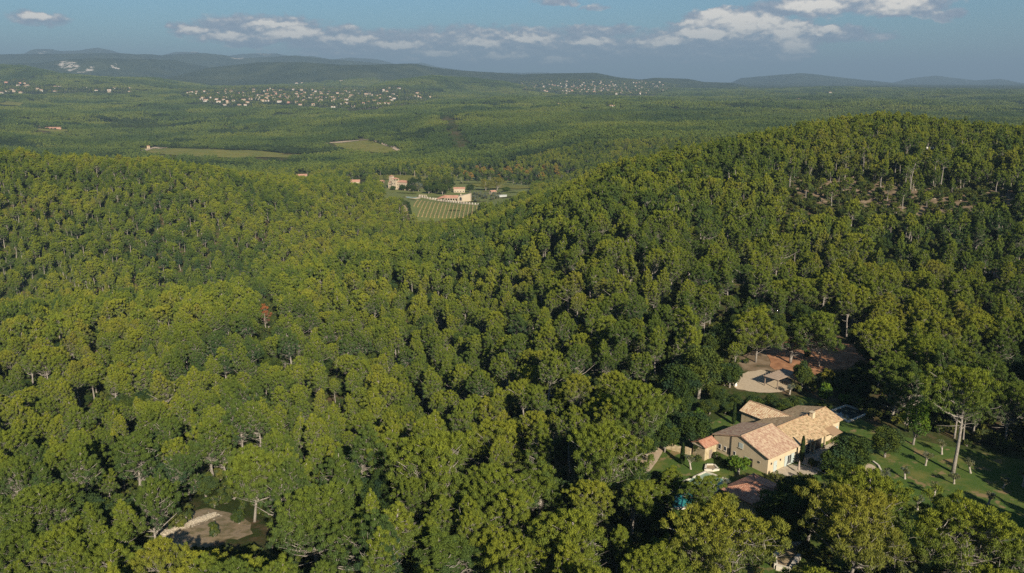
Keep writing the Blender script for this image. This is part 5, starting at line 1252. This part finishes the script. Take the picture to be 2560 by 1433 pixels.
# ------------------------------------------------------------------ the estate in the valley
def estate():
    f = lambda x, y: (900 + x / 5.818, 420 + y / 5.818)
    c = at(992, 474); cx, cy, cz = c
    t = thing('chateau', 'cream stone chateau with two tile-capped towers in the valley', 'chateau', (cx, cy, cz)); ang = -.55; ca, sa = math.cos(ang), math.sin(ang)
    def L(x, y, z): return np.array([x * ca - y * sa, x * sa + y * ca, z])
    def block(mb, x0, x1, y0, y1, h): mb.hexa([L(*q, -4) for q in ((x0, y0), (x1, y0), (x1, y1), (x0, y1))], [L(*q, h) for q in ((x0, y0), (x1, y0), (x1, y1), (x0, y1))])
    def wins(par, x0, x1, y, zs, n):
        for z in zs:
            for i in range(n):
                b = MB(); b.box(L(x0 + (i + .5) * (x1 - x0) / n, y - .03, z), (.9, .1, 1.5), ang); part('window', b, M_GLASS, par)
    def hipr(mb, x0, x1, y0, y1, h, rh):
        o_ = .5; q = [(x0 - o_, y0 - o_), (x1 + o_, y0 - o_), (x1 + o_, y1 + o_), (x0 - o_, y1 + o_)]; m = ((x0 + x1) / 2, (y0 + y1) / 2); dx = max(0, ((x1 - x0) - (y1 - y0)) / 2)
        v = [L(*p, h) for p in q] + [L(m[0] - dx, m[1], h + rh), L(m[0] + dx, m[1], h + rh)]; mb.add(v, [(0, 1, 5, 4), (1, 2, 5), (2, 3, 4, 5), (3, 0, 4), (3, 2, 1, 0)])
    w = MB(); block(w, -14, -6.5, 0, 8, 8.5); part('wall', w, M_WALL_FAR, t); r_ = MB(); hipr(r_, -14, -6.5, 0, 8, 8.52, 1.3); part('roof', r_, M_TILE_FAR, t); wins(t, -13, -7, 0, (2.2, 5.8), 3)
    w = MB(); block(w, -2, 15, .4, 11, 9.5); part('wall', w, M_WALL_FAR, t); r_ = MB(); hipr(r_, -2, 15, .4, 11, 9.52, 2.2); part('roof', r_, M_TILE_FAR, t); wins(t, 0, 14, .4, (2.2, 6.2), 5)
    w = MB(); block(w, -15.5, -11, 4, 8.6, 15.5); tw = part('tower', w, M_WALL_FAR, t); r_ = MB(); hipr(r_, -15.5, -11, 4, 8.6, 15.52, 1.2); part('tower_roof', r_, M_TILE_FAR, tw)
    w = MB(); block(w, -6.4, .6, -2.2, 4.6, 11.0)
    for x, y in ((-6.0, -1.8), (.2, -1.8), (-2.9, -1.8), (-6.0, 4.2), (.2, 4.2)): w.box(L(x, y, 12.2), (.8, .8, 2.4), ang)
    tw = part('tower', w, M_WALL_FAR, t); r_ = MB(); hipr(r_, -6.4, .6, -2.2, 4.6, 13.42, 1.6); part('tower_roof', r_, M_TILE_FAR, tw); wins(t, -6, 0, -2.2, (3, 7.5), 2)
    # other houses of the estate
    for (x, y, Lh, W_, h, rh, rz, mw, lb) in ((920 * 0 + 886, 462, 15, 9, 4.5, 2.2, .15, M_WALL_FAR, 'red-roofed house with small chimneys at the pine wood edge'), (f(285, 262)[0], 462, 13, 8, 4.2, 1.8, .1, M_WALL_FAR, 'low tiled outbuilding just beside the chateau'), (755, 445, 16, 9, 4, 2, .2, M_WALL_FAR, 'long red-roofed farmhouse half hidden by pines'), (812, 440, 8, 6, 5, 1, .2, M_WALL_WHITE, 'small white house above the red-roofed farmhouse'),
                                              (f(1445, 355)[0], f(0, 358)[1], 14, 8, 5.2, 1.4, .05, M_WALL_FAR, 'cream house with a flat tiled roof behind the arcade'), (f(1930, 385)[0], f(0, 388)[1], 7, 6, 4, 1.2, .6, M_WALL_FAR, 'little stone shed beside the yellow tree')):
        gable_house('estate_house', lb, 'house', at(x, y), Lh, W_, h, rh, rz, mw, M_TILE_FAR, 'houses of the valley estate')
    # orangery with arches
    p = at(*f(1330, 492)); t = thing('orangery', 'arcaded orangery with terracotta roof above the striped vineyard', 'orangery', tuple(p)); s = 1.0
    ang = -.12; ca, sa = math.cos(ang), math.sin(ang)
    def L(x, y, z): return np.array([x * ca - y * sa, x * sa + y * ca, z])
    w = MB()
    for i in range(6): w.box(L(-7.5 + i * 2.9, 0, 1.5), (.7, .7, 5), ang)
    w.box(L(-.2, 0, 4.15), (15.6, .75, .7), ang); w.box(L(-.2, 4, 1.8), (15.6, .5, 5.6), ang); part('arcade', w, M_WALL_FAR, t)
    r_ = MB(); r_.hexa([L(*q) for q in ((-8.6, -.7, 4.4), (7.6, -.7, 4.4), (7.6, 5, 6.6), (-8.6, 5, 6.6))], [L(*q) for q in ((-8.6, -.7, 4.65), (7.6, -.7, 4.65), (7.6, 5, 6.85), (-8.6, 5, 6.85))]); part('roof', r_, M_TILE_FAR, t)
    r_ = MB(); r_.hexa([L(*q) for q in ((-17.5, .5, 2.6), (-8.7, .5, 4.2), (-8.7, 8, 6.6), (-17.5, 8, 3.2))], [L(*q) for q in ((-17.5, .5, 2.9), (-8.7, .5, 4.5), (-8.7, 8, 6.9), (-17.5, 8, 3.5))]); part('lean_to_roof', r_, M_TILE_FAR, t)
    w = MB(); w.hexa([L(*q) for q in ((8.2, -1.4, -3), (14, -1.4, -3), (22, 2, -3), (22, 9, -3), (8.2, 7, -3))], [L(*q) for q in ((8.2, -1.4, 5.8), (14, -1.4, 7.6), (22, 2, 9.4), (22, 9, 9.4), (8.2, 7, 6.6))]); part('gable_wall', w, M_WALL_FAR, t)
    k = [(11 + 1.35 * math.cos(x), 4.4 + 1.35 * math.sin(x)) for x in np.linspace(0, math.pi, 9)] + [(9.65, 1.6), (12.35, 1.6)]
    b = MB(); b.hexa([L(x, -1.5, z) for x, z in k], [L(x, -1.42, z) for x, z in k]); part('arched_window', b, M_GLASS, t); b = MB(); b.box(L(11, -1.45, -.6), (2.2, .12, 2.4), ang); part('door', b, M_GLASS, t); b = MB(); b.box(L(10.6, 3, 7.8), (1.0, 1.0, 2.6), ang); part('chimney', b, M_WALL_FAR, t)
    # terrace wall with low arches
    P = [at(*f(x, y)) for x, y in ((850, 425), (1000, 455), (1200, 490), (1450, 520), (1740, 548))]
    t = thing('terrace_wall', 'long pale terrace wall with posts and small arches above the vines', 'wall', tuple(P[0])); b = MB(); po = MB(); o0 = P[0]
    for p, q in zip(P[:-1], P[1:]):
        d = q - p; n = max(2, int(np.linalg.norm(d) / 4.5)); an = math.atan2(d[1], d[0]); b.box((p + q) / 2 - o0 + np.array([0, 0, .4]), (np.linalg.norm(d), .6, 2.6), an)
        for i in range(n): po.box(p + d * (i + .5) / n - o0 + np.array([0, -.1, .8]), (.9, 1.0, 3.4), an)
    part('wall', b, M_WALL_FAR, t); part('post_row', po, M_WALL_WHITE, t)
    for (x, y, n) in ((915, 418, 4), (1140, 466, 5)):
        p = at(*f(x, y)); t = thing('stone_arcade', 'row of four small stone arches by the estate pool' if n == 4 else 'row of five small stone arches beside the orangery', 'arcade', tuple(p))
        b = MB(); m = MB()
        for i in range(n + 1): b.box((i * 2.3 - n * 1.15, i * -.5, .6), (.6, .6, 2.6), -.2)
        b.box((0, -n * .25, 2.1), (n * 2.3 + .6, .6, .6), -.21); part('pier_row', b, M_WALL_FAR, t)
    p = at(*f(745, 440)); t = thing('estate_pool', 'small estate pool with pale paving before the chateau trees', 'pool', tuple(p)); b = MB(); b.box((0, 0, .1), (18, 12, 1.2), -.3); part('paving', b, M_WALL_FAR, t); b = MB(); b.box((0, 1, .75), (13, 6, .1), -.3); part('water', b, M_WATER1, t)
    # vineyard
    q = lambda x, y: at(*f(x, y))
    drape('vineyard', np.array([q(*a) for a in ((690, 470), (880, 462), (1200, 500), (1745, 545), (1700, 620), (1500, 720), (1000, 800), (760, 800), (700, 640))]), M_VGRASS, .30, 4.0, label='green strips of grass between the vine rows')
    a0, a1, b0, b1 = q(850, 478), q(1700, 550), q(760, 640), q(1560, 680)
    n = 17; d0 = a0 - b0; d0 = d0 / np.linalg.norm(d0); dd = q(1210, 515) - q(1140, 700); dd[2] = 0; dd /= np.linalg.norm(dd)
    tops = [a0 + (a1 - a0) * i / (n - 1) for i in range(n)]; TOPF = q(1210, 515)
    lens = np.linspace(95, 75, n)
    for i, tp in enumerate(tops):
        b = MB(); m = 26; r = np.random.default_rng(i); L_ = lens[i] * (.55 if i < 2 else 1); Pt = []
        for j in range(m):
            s = tp - dd * (3 + L_ * j / (m - 1)); z = float(Z(s[0], s[1])[0]); Pt.append(np.array([s[0] + r.normal() * .12, s[1], z + .6 + r.normal() * .08]))
        b.tube(Pt, [.62 + .07 * r.normal() for _ in Pt], 6)
        link('vine_row', b.mesh('vine_row', M_VINEROW), label='tan autumn vine row, %s along from the chateau end of the striped vineyard' % ordinal(i + 1), category='vine row', group='vine rows of the striped vineyard')
    drape('farm_track', np.array([q(*a) for a in ((612, 560), (650, 545), (690, 600), (700, 690), (660, 700), (625, 640))]), M_EARTH, .35, 3.0, label='pale farm track beside the vineyard', rag=.07)
    for i in range(8):
        p = q(705 + i * 4, 520 + i * 22); small_tree('hedge_shrub', 'dark clipped hedge shrub by the farm track, %s down from the vineyard top' % ordinal(i + 1), 'shrub', gen_broad(500 + i, 2.2, 2.2, .02, n_cl=10, nleaf=260, llen=.8, lwid=.6), M_CYP, M_BARK, p, 0, 'dark hedge shrubs by the farm track')
    drape('meadow', smoothpoly(pxpoly([(930, 500), (925, 436), (1090, 432), (1200, 440), (1345, 455), (1345, 480), (1260, 515), (1190, 520), (1020, 500)]), 1), M_VGRASS, .2, 8.0, label='grassy ground of the valley estate')
    # estate trees
    spec = ((380, 300, 18, 2.0, 'c', 'tall dark cypress beside the chateau tower'), (350, 295, 16, 1.6, 'c', 'dark cypress standing out past the chateau tower'), (760, 330, 15, 8, 'o', 'dense dark oak beside the chateau wing'), (860, 200 + 100, 17, 4, 'd', 'dark spruce-like tree behind the estate oaks'), (850, 345, 11, 6, 'g', 'blue-grey rounded tree before the chateau oaks'), (1080, 330, 17, 7.5, 'p', 'pale loose poplar with a light trunk on the estate'), (1260, 320, 18, 8, 'p', 'taller loose poplar between chateau and cream house'),
            (1000, 380, 10, 7, 'o', 'dark oak above the estate terrace'), (1200, 390, 12, 8, 'o', 'broad oak behind the orangery roof'), (1600, 360, 10, 6, 'o', 'round oak beside the cream house'), (1830, 330, 14, 9, 'f', 'yellow-green plane tree by the little stone shed'), (1990, 330, 17, 11, 'f', 'largest yellow plane tree on the estate'), (1560, 470, 7, 5, 'o', 'round dark tree against the orangery gable'), (620, 330, 7, 4.5, 'o', 'small dark tree before the chateau front'), (480, 325, 5, 4, 'o', 'low bush at the foot of the chateau'), (1720, 420, 6, 5, 'g', 'grey-green olive tree above the solar roof'), (1820, 450, 5, 4, 'g', 'grey olive close to the solar roof'), (1700, 500, 4, 4, 'g', 'low grey olive at the terrace wall end'), (2130, 345, 5, 6, 'o', 'dark hedge tree past the yellow plane'), (100, 180, 9, 9, 'u', 'flat umbrella pine beside the red-roofed house'))
    for i, (x, y, h, ra, kd, lb) in enumerate(spec):
        p = at(*f(x, y)); h *= 1.15; ra *= 1.35
        if kd in 'c': tr_, lm = gen_cypress(600 + i, h, ra * .8), M_CYP
        else: tr_, lm = gen_broad(600 + i, h, ra * .8, .12, n_cl=34, nleaf=1600, llen=.85, lwid=.6), {'o': M_OAK, 'd': M_CYP, 'g': M_OLIVE, 'p': M_BUSH, 'f': M_FALL, 'u': M_PINE_FAR}[kd]
        small_tree('estate_tree', lb, 'tree', tr_, lm, M_BARK, p, i, 'trees of the valley estate')
    r = np.random.default_rng(23); EX = []
    while len(EX) < 34:
        x, y = r.uniform(690, 1330), r.uniform(235, 395)
        if y > 330 + (x - 690) * .06 + 40 or (1330 < x < 1560 and 270 < y < 340): continue
        EX.append((x, y))
    for i in range(16): EX.append((r.uniform(1640, 2050), r.uniform(385, 470)))
    EX = np.array(EX); EP = np.array([f(*e) for e in EX]); lbl = clock_labels(EP[:, 0], EP[:, 1], ['estate garden tree'] * len(EX), [('the chateau', 992, 468), ('the orangery', 1130, 495), ('the valley poplars', 1110, 450), ('the little stone shed', 1232, 485)])
    kk = [(M_OAK, gen_broad(720, 10, 5.5, .1, n_cl=30, nleaf=1500, llen=.8, lwid=.55)), (M_BUSH, gen_broad(721, 9, 4.6, .1, n_cl=30, nleaf=1500, llen=.8, lwid=.55)), (M_CYP, gen_broad(722, 13, 4.0, .06, n_cl=30, nleaf=1500, llen=.8, lwid=.55)), (M_OLIVE, gen_broad(723, 4.5, 3.4, .1, n_cl=20, nleaf=900, llen=.6, lwid=.4))]
    mm = [(tr_.mesh('trunk', M_BARK, True), leaves_mesh(*cr_, 'crown', lm)) for lm, (tr_, cr_) in kk]; wd = ('dark round', 'grey-green', 'dark conical', 'pale olive-grey')
    for i, (e, l) in enumerate(zip(EP, lbl)):
        k = 3 if i >= 34 else int(r.choice(3, p=[.5, .3, .2])); s_ = r.uniform(.75, 1.25); tree_at('estate_tree', wd[k] + ' ' + l, 'tree', 'trees of the valley estate', *mm[k], tuple(at(*e)), r.uniform(0, 6), (s_, s_, s_))
    r = np.random.default_rng(17)
    AT = []
    for i in range(64): AT.append((r.uniform(1140, 1440), r.uniform(428, 452)))
    AT = np.array(AT); lb = clock_labels(AT[:, 0], AT[:, 1], ['turning valley oak'] * len(AT), [('the yellow plane trees', 1240, 462), ('the cream house', 1148, 478), ('the valley poplars', 1110, 450)])
    kinds = [(M_AUTUMN, gen_broad(700, 11, 6.5, .1, n_cl=26, nleaf=900, llen=1.0, lwid=.7)), (M_BUSH, gen_broad(701, 11, 6, .1, n_cl=26, nleaf=900, llen=1.0, lwid=.7)), (M_OAK, gen_broad(702, 10, 6.5, .1, n_cl=26, nleaf=900, llen=1.0, lwid=.7))]
    km = [(tr_.mesh('trunk', M_BARK, True), leaves_mesh(*cr_, 'crown', lm)) for lm, (tr_, cr_) in kinds]
    for i, (x, y) in enumerate(AT):
        k = 0 if r.uniform() < .5 else (1 if r.uniform() < .6 else 2); s = r.uniform(.7, 1.1)
        tree_at('valley_tree', lb[i].replace('turning', ('yellow', 'grey-green', 'dark')[k]), 'tree', 'trees of the valley floor', *km[k], tuple(at(x, y)), r.uniform(0, 6), (s, s, s))
    p = at(*f(2050, 425)); t = thing('solar_roof', 'long glinting pale greenhouse roof among grey olives', 'greenhouse', tuple(p)); b = MB(); b.hexa([(-6, -3, 0), (7, -1, 0), (7, 4, 0), (-6, 2, 0)], [(-6, -3, 1.2), (7, -1, 1.2), (7, 4, 2.4), (-6, 2, 2.4)]); part('roof', b, M_FRAME, t)
    p = at(1036.6, 443); t = thing('utility_pole', 'pale utility pole at the edge of the valley field', 'pole', tuple(p)); b = MB(); b.tube([(0, 0, -1), (0, 0, 9.5)], [.28, .2], 6); part('shaft', b, M_WALL_FAR, t); b = MB(); b.box((0, 0, 9), (1.8, .2, .2)); part('crossarm', b, M_WOOD, t)
    # fields
    for nm, pl, lb in (('field', FIELD1_PX, 'long olive-green vineyard field on the valley floor'), ('field', FIELD2_PX, 'small sloping vineyard field below the pine hill'), ('field', FIELD3_PX, 'narrow green field behind the chateau'), ('field', FIELD4_PX, 'green field behind the yellow plane trees'), ('field', FIELD5_PX, 'pale terraced field cut by the picture edge'), ('field', FIELD6_PX, 'green field before the pink farm building')):
        drape(nm, smoothpoly(pxpoly(pl), 1), M_FIELD, .9, 12.0, label=lb)
    drape('track', pxpoly([(330, 383), (385, 369), (420, 369), (420, 371), (388, 372), (340, 386)]), M_TRACK, 1.5, 8.0, label='pale track leading to the stone hut on the field')
    drape('track', pxpoly([(925, 349), (934, 350), (990, 368), (985, 371), (930, 353)]), M_TRACK, 1.6, 8.0, label='pale track along the top of the sloping field')
    drape('track', pxpoly([(985, 370), (1040, 384), (1052, 392), (1044, 392), (1030, 386), (980, 373)]), M_TRACK, 1.6, 8.0, label='pale track running down from the sloping field')
    drape('track', pxpoly([(812, 359), (860, 354), (925, 349), (925, 351), (860, 357), (815, 361)]), M_TRACK, 1.6, 8.0, label='bare bank under the trees above the sloping field')
    gable_house('stone_hut', 'small square stone hut at the edge of the long field', 'hut', at(372, 373), 6, 5.5, 6.5, 1.0, .2, M_ROUGHR, M_TILE_FAR)
    drape('terraced_soil', pxpoly([(95, 316), (130, 312), (180, 308), (180, 318), (160, 323), (95, 323)]), M_EARTH, 1.5, 8.0, label='bare terraces above the pink farm building')
    p = at(136, 324); gable_house('farm_building', 'long pink farm building on the valley terraces', 'farm', p, 48, 12, 5, 2.2, .05, M_WALL_PINK, M_TILE_FAR)
estate()

# ------------------------------------------------------------------ villages
def village(spots, group, label_of, seed, lmin, lmax, wh=(4.2, 7.0)):
    r = np.random.default_rng(seed); q, W_ = spots; kinds = [(M_WALL_WHITE, 'white-walled'), (M_WALL_FAR, 'cream-walled'), (M_WALL_FAR, 'sand-walled'), (M_WALL_PINK, 'pink-walled')]
    ks = r.choice(4, size=len(q), p=[.42, .3, .2, .08])
    lb = clock_labels(q[:, 0], q[:, 1], ['%s house' % kinds[k][1] for k in ks], label_of)
    for p, k, l in zip(W_, ks, lb):
        p = p.copy(); p[2] += 1.0
        gable_house('village_house', l, 'house', p, r.uniform(lmin, lmax), r.uniform(8, 11), r.uniform(*wh), r.uniform(1.2, 2.2), r.normal() * .35, kinds[k][0], M_TILE_FAR, group, True, False)
village(VSPOT[0], 'houses of the hillside village', [('the village centre', 830, 238), ('the village west end', 560, 235), ('the lone hill house', 853, 204), ('the village east end', 1010, 245), ('the pine firebreak', 1118, 288)], 5, 11, 20)
village(VSPOT[1], 'houses of the wooded hamlet', [('the terraced valley field', 30, 260), ('the wooded hamlet', 60, 225), ('the hamlet far end', 300, 226)], 6, 12, 22)
village(VSPOT[2], 'houses of the distant hill town', [('the distant town centre', 1490, 222), ('the distant town wood end', 1350, 212), ('the distant town plain end', 1620, 228)], 7, 9, 17, (4.5, 8.5))
for (x, y, L_, lb) in ((853, 204, 26, 'lone white house on the wooded hill above the village'), (742, 210, 24, 'long white house below the wooded hill'), (755, 209, 16, 'smaller white house beside the long white one'), (1530, 270, 18, 'lone cream house in the wood beyond the firebreak'), (2095, 236, 26, 'pale house with a reddish roof on the far wooded plain'), (2075, 234, 18, 'small white house on the far wooded plain'), (1995, 252, 18, 'tiny white house deep in the far wood'), (1395, 250, 22, 'white house in the trees near the distant town'), (1400, 265, 18, 'cream house in the trees below the distant town')):
    p = at(x, y); p[2] += 2; gable_house('village_house', lb, 'house', p, L_, 10, 6, 1.8, .1, M_WALL_WHITE, M_TILE_FAR, None, True, False)

# ------------------------------------------------------------------ air
def haze():
    m = bpy.data.materials.new('haze'); m.use_nodes = True; n = NT(m.node_tree); n.N.clear()
    v = n.new('ShaderNodeVolumePrincipled'); v.inputs['Color'].default_value = (.30, .44, .61, 1); v.inputs['Density'].default_value = HAZE; v.inputs['Anisotropy'].default_value = 0.0
    o = n.new('ShaderNodeOutputMaterial'); n.L.new(v.outputs[0], o.inputs['Volume'])
    b = MB(); b.box((0, 14000, 375), (90000, 60000, 1250)); link('haze', b.mesh('haze', m), kind='stuff', label='thin blue air between the camera and the far hills')
HAZE = 8.5e-5
haze()
